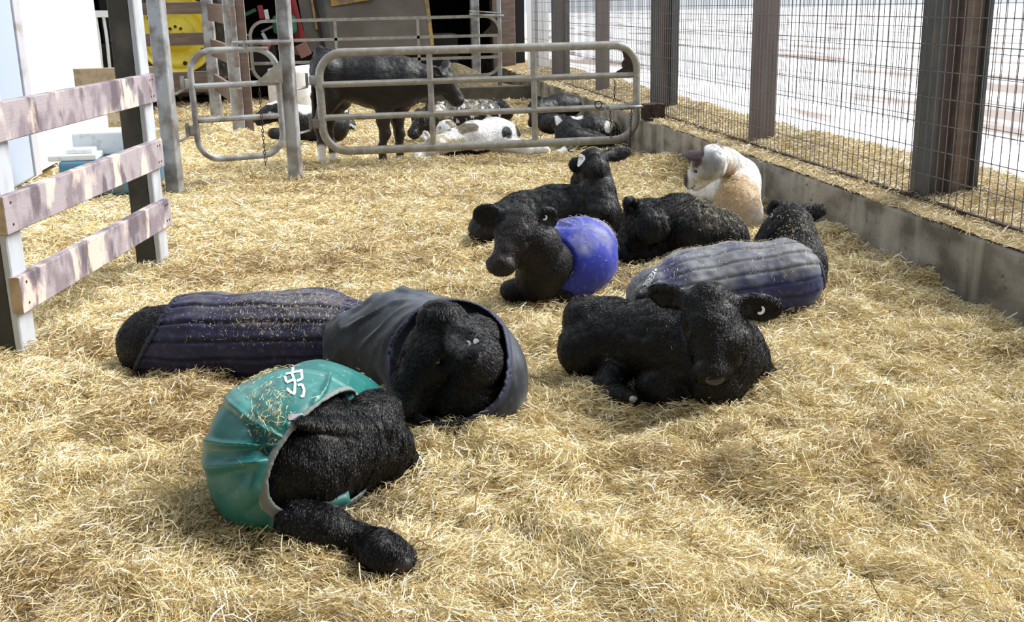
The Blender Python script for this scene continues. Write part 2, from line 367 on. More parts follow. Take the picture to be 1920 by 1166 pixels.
def build_gates():
    # main gate
    a = gy(599, 287, 11.05); a[2] = .135; y = 11.05
    ux = np.array([1, .015, 0.0]); ux /= np.linalg.norm(ux); uz = np.array([-.008, 0, 1.0])
    x0 = -.20; W = 3.20; Hh = .955
    o = np.array([x0, y, .135])
    g = empty('steel_gate', (x0, y, .1), 'long galvanised four bar gate in front of the standing calf', 'gate')
    pr = [(.03, -.022), (.03, .022), (-.03, .022), (-.03, -.022)]
    pr = [(.037*math.cos(t_), .041*math.sin(t_)) for t_ in np.linspace(0, 2*math.pi, 13)[:-1]]
    m = MB(); m.tube(rrect(o, ux, uz, W, Hh, .24, 10), .03, closed=True, prof=pr, up=(0, 1, 0)); f = m.build('frame', M_galv, g, True)
    for zz in (.335, .655):
        m = MB(); p = o + uz*zz; m.beam(p + ux*.02, p + ux*(W-.02), .06, .06, bev=.022); m.build('rail', M_galv, g)
    for xx in (1.085, 2.13):
        m = MB(); p = o + ux*xx; m.beam(p + uz*.02, p + uz*(Hh-.02), .06, .05, up=(0, 1, 0), bev=.018); m.build('upright', M_galv, g)
    # corner gusset, torn rusty plate
    c = o + ux*(W-.03) + uz*(Hh-.04)
    prof = [(0, -.05), (-.08, .0), (-.12, -.03), (-.10, -.10), (-.13, -.14), (-.12, -.19), (-.18, -.22), (-.22, -.27), (-.01, -.29)]
    V = [c + ux*p + uz*q + np.array([0, s, 0]) for s in (-.003, .003) for p, q in prof]; n = len(prof)
    mesh('gusset_plate', V, [tuple(range(n)), tuple(range(n, 2*n))[::-1]] + [(i, (i+1) % n, (i+1) % n + n, i+n) for i in range(n)], M_rust, g)
    # bolt
    q0 = gy(1143, 203, 10.98); q1 = gy(1222, 199, 10.98)
    m = MB(); m.tube([q0, q1], .017, 10); ring = [q0 + np.array([-.02+.03*math.cos(t), 0, .03*math.sin(t)]) for t in np.linspace(0, 2*math.pi, 13)[:-1]]; m.tube(ring, .008, 6, closed=True); m.build('bolt', M_galv2, g, True)
    q = gy(1122, 196, 11.0); ring = [q + np.array([.035*math.cos(t), 0, .035*math.sin(t)]) for t in np.linspace(0, 2*math.pi, 15)[:-1]]
    m = MB(); m.tube(ring, .006, 6, closed=True); m.build('ring', M_rust, g, True)
    for zz in (.28, .70):
        m = MB(); p = o + uz*zz; m.beam(p + np.array([-.10, 0, 0]), p + np.array([.0, 0, 0]), .05, .09, bev=.01); m.beam(p+np.array([-.12, 0, -.05]), p+np.array([-.12, 0, .07]), .03, .03)
        m.tube([p+np.array([-.12, 0, -.06]), p+np.array([-.2, -.1, -.07]), p+np.array([-.3, -.3, -.07])], .012, 8); m.build('hinge', M_galv2, g)
    # chains
    def chain(px, py0, py1, y_, label):
        a = gy(px[0], py0, y_); b = gy(px[1], py1, y_); L = np.linalg.norm(b-a); n = int(L/.032); m = MB()
        for i in range(n):
            c = a + (b-a)*(i+.5)/n; w_ = np.array([1, 0, 0.]) if i % 2 else np.array([0, 1, 0.]); d = (b-a)/L
            pts = [c + w_*.009*math.cos(t) + d*.021*math.sin(t) for t in np.linspace(0, 2*math.pi, 11)[:-1]]
            m.tube(pts, .0038, 5, closed=True)
        o_ = m.build('chain', M_rust, None, True); tag(o_, label, 'chain', 'chains hanging on the gates'); return o_
    chain((1153, 1152), 150, 190, 11.0, 'short chain loop hanging from the second bar of the long gate')
    chain((1144, 1146), 207, 258, 10.97, 'dark chain hanging from the gate bolt')
    chain((1184, 1180), 205, 305, 10.96, 'long dark chain at the latch end of the long gate')
    chain((486, 498), 165, 310, 10.15, 'rusty chain hanging down from the small gate')
    # small gate
    o2 = np.array([-1.30, 10.18, .21]); e2 = np.array([-.56, 10.42, .21]); ux2 = (e2-o2); W2 = np.linalg.norm(ux2); ux2 /= W2
    nrm = (-ux2[1], ux2[0], 0)
    g = empty('small_gate', o2, 'small rounded galvanised gate between two square posts', 'gate')
    m = MB(); m.tube(rrect(o2, ux2, uz, W2, .96, .2, 10), .03, closed=True, prof=[(.026*math.cos(t_), .028*math.sin(t_)) for t_ in np.linspace(0, 2*math.pi, 13)[:-1]], up=nrm); m.build('frame', M_galv2, g, True)
    for zz in (.355, .655):
        m = MB(); p = o2 + uz*zz; m.beam(p + ux2*.02, p + ux2*(W2-.02), .045, .05, bev=.016); m.build('rail', M_galv2, g)
    a_ = gy(435, 80, 10.3); b_ = gy(545, 79, 10.42)
    m = MB(); m.tube([a_, a_*.7+b_*.3, b_], [.012, .022, .022], 8); m.tube([a_+np.array([0, 0, -.05]), a_*.4+b_*.6+np.array([0, 0, -.05])], .015, 8)
    m.beam(a_*.8+b_*.2+np.array([0, 0, -.08]), a_*.8+b_*.2+np.array([0, 0, .02]), .03, .03); m.build('slide_latch', M_galv2, g)
    p = gy(505, 155, 10.33); m = MB(); tri = [gy(480, 155, 10.33), gy(528, 110, 10.38), gy(530, 155, 10.38)]
    n_ = np.array(nrm)*.004; mesh('gusset_plate', [t+n_ for t in tri]+[t-n_ for t in tri], [(0, 1, 2), (5, 4, 3), (0, 3, 4, 1), (1, 4, 5, 2), (2, 5, 3, 0)], M_galv, g)
    for zz in (.27, .68):
        m = MB(); p = o2 + uz*zz; m.beam(p - ux2*.06, p + ux2*.01, .04, .09, bev=.008); m.beam(p-ux2*.08+np.array([0, 0, -.05]), p-ux2*.08+np.array([0, 0, .07]), .03, .03)
        m.tube([p-ux2*.08+np.array([0, 0, -.05]), p-ux2*.14+np.array([0, 0, -.08]), p-ux2*.24+np.array([0, 0, -.08])], .012, 8); m.build('hinge', M_galv2, g)
    # square posts
    for (x, y_, w_, lean, nm, lb) in [(-1.52, 10.06, .125, .0, 'square_post', 'square galvanised post left of the small gate'), (-.475, 10.5, .115, -.0, 'square_post', 'square galvanised post between the small gate and the long gate')]:
        m = MB(); m.beam((x, y_, -.05), (x, y_, 3.4), w_, w_, up=(.25, 1, 0), bev=.008); tag(m.build(nm, M_galv2), lb, 'post')
    # far gate
    y_ = 18.0; g = empty('far_gate', (-1.3, y_, .4), 'far galvanised gate in front of the machinery', 'gate')
    o3 = gy(476, 155, y_); o3[2] = .42; e3 = gy(938, 130, y_)
    W3 = e3[0]-o3[0]; m = MB(); m.tube(rrect(o3, np.array([1., 0, 0]), np.array([0, 0, 1.]), W3, .92, .24), .028, closed=True, prof=[(-.02, -.024), (.02, -.024), (.02, .024), (-.02, .024)], up=(0, 1, 0)); m.build('frame', M_galv, g)
    for zz in (.28, .62):
        m = MB(); m.beam(o3+np.array([0.02, 0, zz]), o3+np.array([W3-.02, 0, zz]), .04, .045); m.build('rail', M_galv, g)
    for xx in (1.32, 2.62):
        m = MB(); m.beam(o3+np.array([xx, 0, 0.02]), o3+np.array([xx, 0, .9]), .045, .04, up=(0, 1, 0)); m.build('upright', M_galv, g)
    p = o3 + np.array([W3-.03, 0, .9]); prof = [(0, 0), (-.05, -.02), (-.1, -.12), (-.3, -.3), (0, -.3)]
    V = [p + np.array([a, s, b]) for s in (-.004, .004) for a, b in prof]; n = 5
    mesh('gusset_plate', V, [tuple(range(n)), tuple(range(n, 2*n))[::-1]] + [(i, (i+1) % n, (i+1) % n + n, i+n) for i in range(n)], M_rust, g)
    for zz in (.2, .72):
        m = MB(); p = o3+np.array([0, 0, zz]); m.tube([p, p+np.array([-.1, 0, 0]), p+np.array([-.12, 0, .1]), p+np.array([-.2, 0, .1]), p+np.array([-.22, 0, -.05]), p+np.array([-.1, 0, -.07])], .015, 6); m.build('hinge', M_galv2, g)
    q0 = gy(880, 27, 17.95); q1 = gy(945, 30, 17.95); m = MB(); m.tube([q0, q1], .02, 8); m.tube([q0+np.array([0, 0, .05]), q1+np.array([-.05, 0, .05])], .012, 6); m.build('slide_latch', M_galv2, g)
def build_left():
    # near board fence
    A = np.array([-1.53, 5.0, 0]); B = np.array([-1.2, 6.8, 0]); d = (B-A)/np.linalg.norm(B-A); n = np.array([d[1], -d[0], 0])
    fe = empty('board_fence', (A+B)/2, 'three rail weathered board fence on steel posts at left', 'fence')
    for P_, t in ((A, .0), (B, 0)):
        m = MB(); q_ = P_ - n*.022; m.beam(q_+np.array([0, 0, -.05]), q_+np.array([0, 0, 3.0]), .125, .12, up=d, bev=.006); po = m.build('post', M_postd, fe)
        m = MB(); q_ = P_ + n*.058; m.beam(q_+np.array([0, 0, -.05]), q_+np.array([0, 0, 3.0]), .035, .14, up=d, bev=.006); m.build('galvanised_edge', M_galv3, po)
    off = n*.085
    for z0, s0, s1, dz in ((1.075, -.9, .05, .0), (.69, -.12, .06, 0), (.33, -.08, .09, -.0)):
        a = A + off + d*s0; b = B + off + d*s1
        a = a + [0, 0, z0 - .01]; b = b + [0, 0, z0+.0]
        m = MB(); m.beam(a, b, .05, .165, bev=.004); p = m.build('plank', M_plank, fe)
        for q, k in ((b, -.05), (b, -.09), (a, .06)):
            for zz in (.05, -.045):
                m = MB(); c = q + d*k + n*.0255 + np.array([0, 0, zz]); m.tube([c - n*.004, c + n*.002], .006, 8); m.build('nail', M_rust, p)
        m = MB(); m.beam(a - d*.002, a + d*.0005, .046, .16, bev=.004); m.build('end_grain', M_plank2, p)
    # tall white unit
    wc = empty('white_cabin', (-4.5, 12.5, 0), 'tall white panelled cabin behind the board fence', 'cabin')
    yt = gx(40, 100, -2.97)[1]; m = MB(); m.box((-6.5, yt+.1, 0), (-3.0, 14.9, 3.2)); bbox_bevel(m.build('panel', M_white, wc), .02)
    m = MB(); m.box((-6.5, 6.0, 0), (-2.97, yt-.12, 3.2)); bbox_bevel(m.build('side_panel', M_whiteb, wc), .02)
    m = MB(); m.box((-3.1, yt-.12, 0), (-2.95, yt+.1, 3.2)); bbox_bevel(m.build('corner_trim', M_trim, wc), .01)
    # blue trough with lids
    t = empty('blue_trough', (-2.2, 9.9, 0), 'dirty blue trough with white lids beside the white cabin', 'trough')
    m = MB(); m.box((-2.42, 9.75, 0), (-1.66, 10.55, .30)); bbox_bevel(m.build('tub', M_bluep, t), .04, 3)
    m = MB(); m.box((-2.36, 10.1, .30), (-1.75, 10.55, .50)); bbox_bevel(m.build('lid_box', M_lid, t), .02)
    m = MB(); m.box((-2.50, 9.78, .30), (-2.1, 10.08, .35)); m.box((-2.36, 9.85, .35), (-2.14, 10.03, .39)); bbox_bevel(m.build('lid', M_lid, t), .01)
    # far wooden posts with boards
    fp = empty('slatted_barrier', (-1.6, 15.7, 0), 'short board barrier between two posts seen through the small gate', 'fence')
    a = np.array([-1.86, 17.0, 0]); b = np.array([-1.31, 14.4, 0])
    for p_, w_, m_ in ((a, .16, M_galv2), (b, .15, M_galv2)):
        m = MB(); m.beam(p_+np.array([0, 0, -.05]), p_+np.array([0, 0, 3]), w_, w_, up=(0, 1, 0), bev=.01); m.build('post', m_, fp)
    m = MB(); m.beam(b+np.array([.13, .05, -.05]), b+np.array([.13, .05, 3]), .1, .1, up=(0, 1, 0)); m.build('post', M_brown, fp)
    for z_ in (.50, 1.0, 1.5):
        m = MB(); m.beam(a+np.array([0.02, .0, z_]), b+np.array([.06, -.2, z_-.05]), .05, .24, bev=.005); m.build('plank', M_brown, fp)
    rb = empty('rail_barrier', (-3.3, 17.2, 0), 'brown horizontal board barrier in front of the yellow tractor wheel', 'fence')
    for zc, hh, x0 in ((1.56, .17, -2.95), (1.12, .18, -2.95), (.50, .30, -2.95)):
        m = MB(); m.beam((x0, 17.15, zc), (-1.8, 17.15, zc), .06, hh, bev=.006); m.build('plank', M_brown, rb)
    pl = MB(); q0 = gy(140, 147, 10.16); q1 = gy(300, 143, 10.16); q1[2] = q0[2]-.0
    pl.beam(q0, q1+np.array([.05, 0, 0]), .05, .165, bev=.005); tag(pl.build('loose_board', M_plank2), 'light tan board resting behind the top plank of the left fence', 'board')
    # pale feeder bars
    hb = empty('barred_hurdle', (-3.1, 16.5, .7), 'white metal hurdle with upright bars beside the white cabin', 'hurdle')
    y_ = 16.2; z1 = gy(205, 26, y_)[2]; z0 = gy(205, 140, y_)[2]
    m = MB(); m.beam(gy(172, 26, y_), gy(222, 26, y_), .03, .09); m.build('top_bar', M_white, hb)
    for px in (184, 199, 211, 221):
        a_ = gy(px-5, 30, y_); m = MB(); m.tube([a_, a_+np.array([.01, 0, -.3]), (a_[0]-.01, y_, 0.0)], .022, 8); m.build('bar', M_lid, hb)
def build_back():
    # dark back of the barn, its shade put into near-black walls
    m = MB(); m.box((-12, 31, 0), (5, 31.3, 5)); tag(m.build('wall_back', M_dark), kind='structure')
    m = MB(); m.box((-12, 19.6, 3.6), (4.4, 31.3, 3.75)); tag(m.build('shade_ceiling', M_blocker), kind='structure')  # unseen roof slab, added over the back only to keep it dark
    m = MB(); m.box((-9, -1.8, 0), (6, -1.5, 3.8)); m.box((-9, -1.8, 3.6), (3.6, 1.7, 3.8)); tag(m.build('front_light_blocker', M_blocker), kind='structure')  # unseen wall and roof behind the camera, added to block sky light
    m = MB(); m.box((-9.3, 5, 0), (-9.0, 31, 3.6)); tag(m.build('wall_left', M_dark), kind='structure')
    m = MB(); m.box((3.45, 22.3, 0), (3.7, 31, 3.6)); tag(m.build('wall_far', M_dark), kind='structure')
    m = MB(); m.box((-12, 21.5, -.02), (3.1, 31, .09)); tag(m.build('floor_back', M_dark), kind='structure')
    # tractor wheel
    c = np.array([-2.62, 19.1, 1.16]); t = empty('farm_tractor', (c[0], c[1]+1, .1), 'green tractor behind the boards, showing its large yellow rear wheel', 'tractor')
    def lathe(prof, n=64):
        V = []; Fq = []
        for k in range(n):
            a = 2*math.pi*k/n
            for r, y in prof: V.append(c + np.array([r*math.cos(a), y, r*math.sin(a)]))
        m_ = len(prof)
        for k in range(n):
            for j in range(m_-1): Fq.append((k*m_+j, ((k+1) % n)*m_+j, ((k+1) % n)*m_+j+1, k*m_+j+1))
        return V, Fq
    V, Fq = lathe([(.001, .0), (.17, .0), (.18, .03), (.27, .03), (.28, .08), (.40, .1), (.44, .04), (.52, .02), (.55, .06), (.60, -.02), (.63, -.04), (.645, 0), (.645, .1)])
    rim = mesh('rim', V, Fq, M_yellow, t, True)
    V, Fq = lathe([(.64, .05), (.655, -.03), (.70, -.10), (.80, -.13), (.92, -.11), (1.0, -.04), (1.02, .1), (1.02, .4), (.9, .5), (.65, .45)])
    ty = mesh('tyre', V, Fq, M_tyre, t, True)
    m = MB()
    for k in range(30):
        a = 2*math.pi*k/30
        for s in (0,):
            p0 = c + np.array([.86*math.cos(a), -.13, .86*math.sin(a)]); p1 = c + np.array([1.05*math.cos(a+.07), .1, 1.05*math.sin(a+.07)]); m.beam(p0, p1, .05, .05)
    m.build('tread', M_tyre, ty)
    for k in range(8):
        a = 2*math.pi*k/8+.2; p = c + np.array([.48*math.cos(a), -.0, .48*math.sin(a)]); m = MB(); m.tube([p, p+np.array([0, .06, 0])], .035, 10); m.build('wheel_bolt', M_rust, rim)
    for k in range(8):
        a = 2*math.pi*k/8; p = c + np.array([.12*math.cos(a), -.02, .12*math.sin(a)]); m = MB(); m.tube([p, p+np.array([0, .05, 0])], .024, 10); m.build('wheel_bolt', M_rust, rim)
    tb = t
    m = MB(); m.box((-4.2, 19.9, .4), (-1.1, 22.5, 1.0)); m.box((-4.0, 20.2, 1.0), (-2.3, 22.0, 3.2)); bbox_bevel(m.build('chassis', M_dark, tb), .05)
    m = MB(); m.box((-1.1, 19.8, 1.1), (-.7, 20.6, 1.42)); bbox_bevel(m.build('fender', M_green, tb), .06)
    # red machine frame
    rf = empty('farm_implement', (-.8, 20.4, .2), 'red and green farm implement frame left of the tilted panel', 'machinery')
    y_ = 20.2
    def B_(p0, p1, w_, m_, nm, yy=None):
        m = MB(); m.beam(gy(*p0, yy or y_), gy(*p1, yy or y_), w_, w_, bev=.005); m.build(nm, m_, rf)
    B_((551, 0), (576, 105), .07, M_red, 'red_beam'); B_((545, 0), (560, 80), .10, M_red, 'red_beam', 20.4)
    B_((455, 30), (480, 18), .06, M_green, 'green_arm'); B_((487, 10), (492, 35), .09, M_red, 'red_post'); B_((498, 18), (502, 36), .07, M_bag, 'spring')
    B_((490, 60), (520, 45), .04, M_galv, 'link'); B_((492, 62), (500, 76), .06, M_bag, 'spring'); B_((462, 98), (474, 108), .12, M_green, 'green_box'); B_((492, 85), (505, 92), .12, M_red, 'red_box', 19.2)
    B_((563, 82), (575, 105), .20, M_pink, 'panel'); B_((522, 85), (575, 100), .14, M_pink, 'panel', 20.5)
    # tilted panels : trailer tailgate
    tp = empty('tipping_trailer', (1.0, 20.6, .5), 'tilted taupe trailer body with ochre painted edge strips', 'trailer')
    def quad(pts, yy, th, m_, nm):
        P_ = [gy(px, py, y2) for (px, py), y2 in zip(pts, yy)]; V = P_ + [p+np.array([0, th, 0]) for p in P_]
        mesh(nm, V, [(0, 1, 2, 3), (7, 6, 5, 4), (0, 4, 5, 1), (1, 5, 6, 2), (2, 6, 7, 3), (3, 7, 4, 0)], m_, tp)
    quad([(548, -60), (578, -60), (604, 98), (577, 98)], (21.3, 21.3, 20.6, 20.6), .05, M_greyp, 'side_panel')
    quad([(576, -60), (582, -60), (612, 98), (604, 98)], (21.2, 21.2, 20.5, 20.5), .05, M_rust, 'edge_frame')
    quad([(582, -60), (795, -60), (812, 98), (612, 98)], (21.3, 21.3, 20.6, 20.6), .05, M_greyp, 'main_panel')
    quad([(572, -60), (584, -60), (601, 55), (592, 55)], (21.2, 21.2, 20.7, 20.7), .03, M_ochre, 'painted_strip')
    quad([(595, -20), (600, -20), (618, 70), (612, 70)], (21.05, 21.05, 20.65, 20.65), .03, M_steel_dark, 'painted_strip')
    quad([(788, -60), (797, -60), (814, 85), (808, 85)], (21.2, 21.2, 20.55, 20.55), .04, M_ochre, 'painted_strip')
    for k, (a_, b_) in enumerate([((615, -12), (660, 12)), ((655, -12), (700, 5))]):
        quad([(a_[0], -60), (b_[0], -60), (b_[0], b_[1]-6), (a_[0]+6, b_[1])], (21.25, 21.25, 20.93, 20.93), .02, M_ochre, 'paint_patch')
    # dark box below the trailer
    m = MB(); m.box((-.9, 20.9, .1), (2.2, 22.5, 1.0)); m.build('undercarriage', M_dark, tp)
    # posts at the back right
    b = MB(); b.beam(gz(893, 112, .0), gz(893, 112, 0)*0 + gy(893, 112, gz(893, 112, 0)[1]) + np.array([0, 0, 3.3]), .16, .16, up=(0, 1, 0))
    q = gy(892, 100, 20.0); m = MB(); m.beam((q[0], 20, 0), (q[0], 20, 3.4), .15, .15, up=(0, 1, 0), bev=.01); tag(m.build('square_post', M_galv2), 'pale square post in the dark doorway behind the far gate', 'post')
    q = gy(938, 100, 18.3); m = MB(); m.beam((q[0], 18.4, 0), (q[0], 18.4, 3.4), .07, .09, up=(0, 1, 0), bev=.01); tag(m.build('square_post', M_galv2), 'dark steel hanging post at the right end of the far gate', 'post')
    # pile of silage behind far gate
    X = np.linspace(-1, 1, 40); gxx, gyy = np.meshgrid(X, X)
    c = gz(880, 140, 0); c = np.array([2.55, 19.4, 0])
    z = .62*np.exp(-(gxx**2*2.0 + gyy**2*2.2)) + .05*vnoise(np.stack([gxx*4, gyy*4, gxx*0], -1), 3)
    V = np.stack([c[0]-.6+gxx*1.4, c[1]+gyy*1.1, z-.1], -1).reshape(-1, 3); i = (np.arange(39)[:, None]*40 + np.arange(39)[None]).ravel()
    tag(mesh('silage_pile', V, np.stack([i, i+1, i+41, i+40], 1), M_hay, smooth=True), 'dark heap of silage behind the far gate', 'heap', kind='stuff')
    # concrete kerb across the back
    m = MB(); m.box((1.2, 18.15, 0), (3.1, 18.35, .22)); tag(bbox_bevel(m.build('kerb', M_dkconc), .02), 'low concrete kerb under the far gate', 'kerb')
    # white bulk bag
    bgp = gz(568, 168, 0); rr = np.random.default_rng(2)
    n, k = 40, 16; V = []; Fq = []
    for j in range(k+1):
        tt = j/k
        for i_ in range(n):
            a = 2*math.pi*i_/n; r_ = .42*(1 + .07*math.cos(4*a))*(1 + .06*math.sin(tt*3.1)) if 0 < j < k else .30*(1+.05*math.cos(4*a))
            V.append((-.62 + r_*math.cos(a), 17.2 + r_*math.sin(a), .05 + .62*tt + .02*math.sin(3*a+tt*5)))
    for j in range(k):
        for i_ in range(n): Fq.append((j*n+i_, j*n+(i_+1) % n, (j+1)*n+(i_+1) % n, (j+1)*n+i_))
    Fq.append(tuple(range(k*n, k*n+n)))
    bo = mesh('bulk_bag', V, Fq, M_bag, smooth=True); tag(bo, 'white bulk bag standing behind the square post and far calf', 'bag')
# ------------------------------------------------------------------ implicit surface modelling of the animals
class S:
    def __init__(s): s.p = []; s.g = []
    def cone(s, a, b, ra, rb, k=.04, op='u'): s.p.append(('c', np.array(a, float), np.array(b, float), ra, rb, k, op)); return s
    def ell(s, c, rad, M=None, k=.04, op='u'): s.p.append(('e', np.array(c, float), np.array(rad, float), np.eye(3) if M is None else np.array(M, float), k, op)); return s
    def chain(s, pts, rs, k=.04):
        for i in range(len(pts)-1): s.cone(pts[i], pts[i+1], rs[i], rs[i+1], k)
        return s
    def bb(s):
        lo = np.full(3, 1e9); hi = -lo
        for q in s.p:
            if q[-1] != 'u': continue
            if q[0] == 'c':
                r = max(q[3], q[4]); lo = np.minimum(lo, np.minimum(q[1], q[2])-r); hi = np.maximum(hi, np.maximum(q[1], q[2])+r)
            else:
                r = np.abs(q[3].T) @ q[2]; lo = np.minimum(lo, q[1]-r); hi = np.maximum(hi, q[1]+r)
        lo, hi = lo-.05, hi+.05
        for g, k in s.g:
            a, b = g.bb(); lo = np.minimum(lo, a); hi = np.maximum(hi, b)
        return lo, hi
    @staticmethod
    def d1(q, P):
        if q[0] == 'c':
            a, b, ra, rb = q[1:5]; ba = b-a; pa = P-a
            t = np.clip(pa @ ba/(ba @ ba + 1e-12), 0, 1)
            return np.sqrt(((pa - t[..., None]*ba)**2).sum(-1)) - (ra + (rb-ra)*t)
        c, rad, M = q[1:4]; x = (P-c) @ M.T
        k0 = np.sqrt(((x/rad)**2).sum(-1)); k1 = np.sqrt(((x/rad**2)**2).sum(-1)) + 1e-9
        return k0*(k0-1)/k1
    def ev(s, P):
        D = np.full(P.shape[:-1], 9.0)
        for q in s.p:
            d = s.d1(q, P); k = q[-2]; op = q[-1]
            if op == 'u':
                h = np.clip(k - np.abs(D-d), 0, None)/k; D = np.minimum(D, d) - h*h*k*.25
            else:
                h = np.clip(k - np.abs(D+d), 0, None)/k; D = np.maximum(D, -d) + h*h*k*.25
        for g, k in s.g:
            d = g.ev(P); h = np.clip(k - np.abs(D-d), 0, None)/k; D = np.minimum(D, d) - h*h*k*.25
        return D
    def grid(s, h, pad=0.0, box=None):
        if box is None:
            lo, hi = s.bb(); lo = lo-pad; hi = hi+pad
        else: lo, hi = box
        n = np.ceil((hi-lo)/h).astype(int)+1
        ax = [lo[i] + h*np.arange(n[i]) for i in range(3)]
        D = np.full(n, 1.0, np.float32)
        for q in s.p:
            if q[0] == 'c': r = max(q[3], q[4]); a = np.minimum(q[1], q[2])-r; b = np.maximum(q[1], q[2])+r
            else: r = np.abs(q[3].T) @ q[2]; a = q[1]-r; b = q[1]+r
            m = q[-2] + .03 + pad; sl = []
            for i in range(3):
                i0 = max(0, int((a[i]-m-lo[i])/h)); i1 = min(n[i], int((b[i]+m-lo[i])/h)+2); sl.append(slice(i0, i1))
            sl = tuple(sl)
            P = np.stack(np.meshgrid(ax[0][sl[0]], ax[1][sl[1]], ax[2][sl[2]], indexing='ij'), -1)
            if P.size == 0: continue
            d = s.d1(q, P); k = q[-2]; E = D[sl]
            if q[-1] == 'u':
                hh = np.clip(k - np.abs(E-d), 0, None)/k; D[sl] = np.minimum(E, d) - hh*hh*k*.25
            else:
                hh = np.clip(k - np.abs(E+d), 0, None)/k; D[sl] = np.maximum(E, -d) + hh*hh*k*.25
        for g, k in s.g:
            E = g.grid(h, 0, (lo, hi))[0]; hh = np.clip(k - np.abs(D-E), 0, None)/k; D = np.minimum(D, E) - hh*hh*k*.25
        return D, lo, ax
def nets(D, lo, h):
    sg = D < 0
    c = np.zeros(np.array(D.shape)-1, np.uint8)
    for a in (0, 1):
        for b in (0, 1):
            for e in (0, 1): c += sg[a:D.shape[0]-1+a, b:D.shape[1]-1+b, e:D.shape[2]-1+e]
    act = (c > 0) & (c < 8); idx = np.full(act.shape, -1, np.int64); ijk = np.argwhere(act); idx[act] = np.arange(len(ijk))
    acc = np.zeros((len(ijk), 3)); cnt = np.zeros(len(ijk))
    corners = [(a, b, e) for a in (0, 1) for b in (0, 1) for e in (0, 1)]
    cv = {q: D[ijk[:, 0]+q[0], ijk[:, 1]+q[1], ijk[:, 2]+q[2]] for q in corners}
    for q in corners:
        for ax in range(3):
            if q[ax]: continue
            q2 = list(q); q2[ax] = 1; q2 = tuple(q2)
            d0, d1 = cv[q], cv[q2]; m = (d0 < 0) != (d1 < 0)
            t = np.where(m, d0/(d0-d1+1e-12), 0)
            p = np.tile(np.array(q, float), (len(ijk), 1)); p[:, ax] = t
            acc += p*m[:, None]; cnt += m
    V = lo + h*(ijk + acc/np.maximum(cnt, 1)[:, None])
    Q = []
    for ax in range(3):
        b_, c_ = [(1, 2), (2, 0), (0, 1)][ax]
        s0 = [slice(None)]*3; s1 = [slice(None)]*3; s0[ax] = slice(0, -1); s1[ax] = slice(1, None)
        A0 = sg[tuple(s0)]; A1 = sg[tuple(s1)]
        e = np.argwhere(A0 != A1)
        ok = (e[:, b_] > 0) & (e[:, c_] > 0) & (e[:, b_] < D.shape[b_]-1) & (e[:, c_] < D.shape[c_]-1)
        e = e[ok]
        if not len(e): continue
        def cell(db, dc):
            q = e.copy(); q[:, b_] -= db; q[:, c_] -= dc; return idx[q[:, 0], q[:, 1], q[:, 2]]
        q4 = np.stack([cell(1, 1), cell(0, 1), cell(0, 0), cell(1, 0)], 1)
        flip = ~A0[e[:, 0], e[:, 1], e[:, 2]]
        q4[flip] = q4[flip][:, ::-1]; Q.append(q4)
    Q = np.concatenate(Q); Q = Q[(Q >= 0).all(1)]
    return V, Q
def vnormals(V, Q):
    n = np.cross(V[Q[:, 2]]-V[Q[:, 0]], V[Q[:, 3]]-V[Q[:, 1]]); N = np.zeros_like(V)
    for k in range(4): np.add.at(N, Q[:, k], n)
    return N/(np.linalg.norm(N, axis=1)[:, None]+1e-12)
def unit(v): v = np.array(v, float); return v/(np.linalg.norm(v)+1e-12)
def frame(f, u):
    f = unit(f); u = np.array(u, float); u = unit(u - f*(u @ f)); r = np.cross(f, u); return f, u, r
def leg(s, pts, rs, k=.035, ku=.014):
    g = S(); g.chain(pts, rs, k); s.g.append((g, ku)); return g
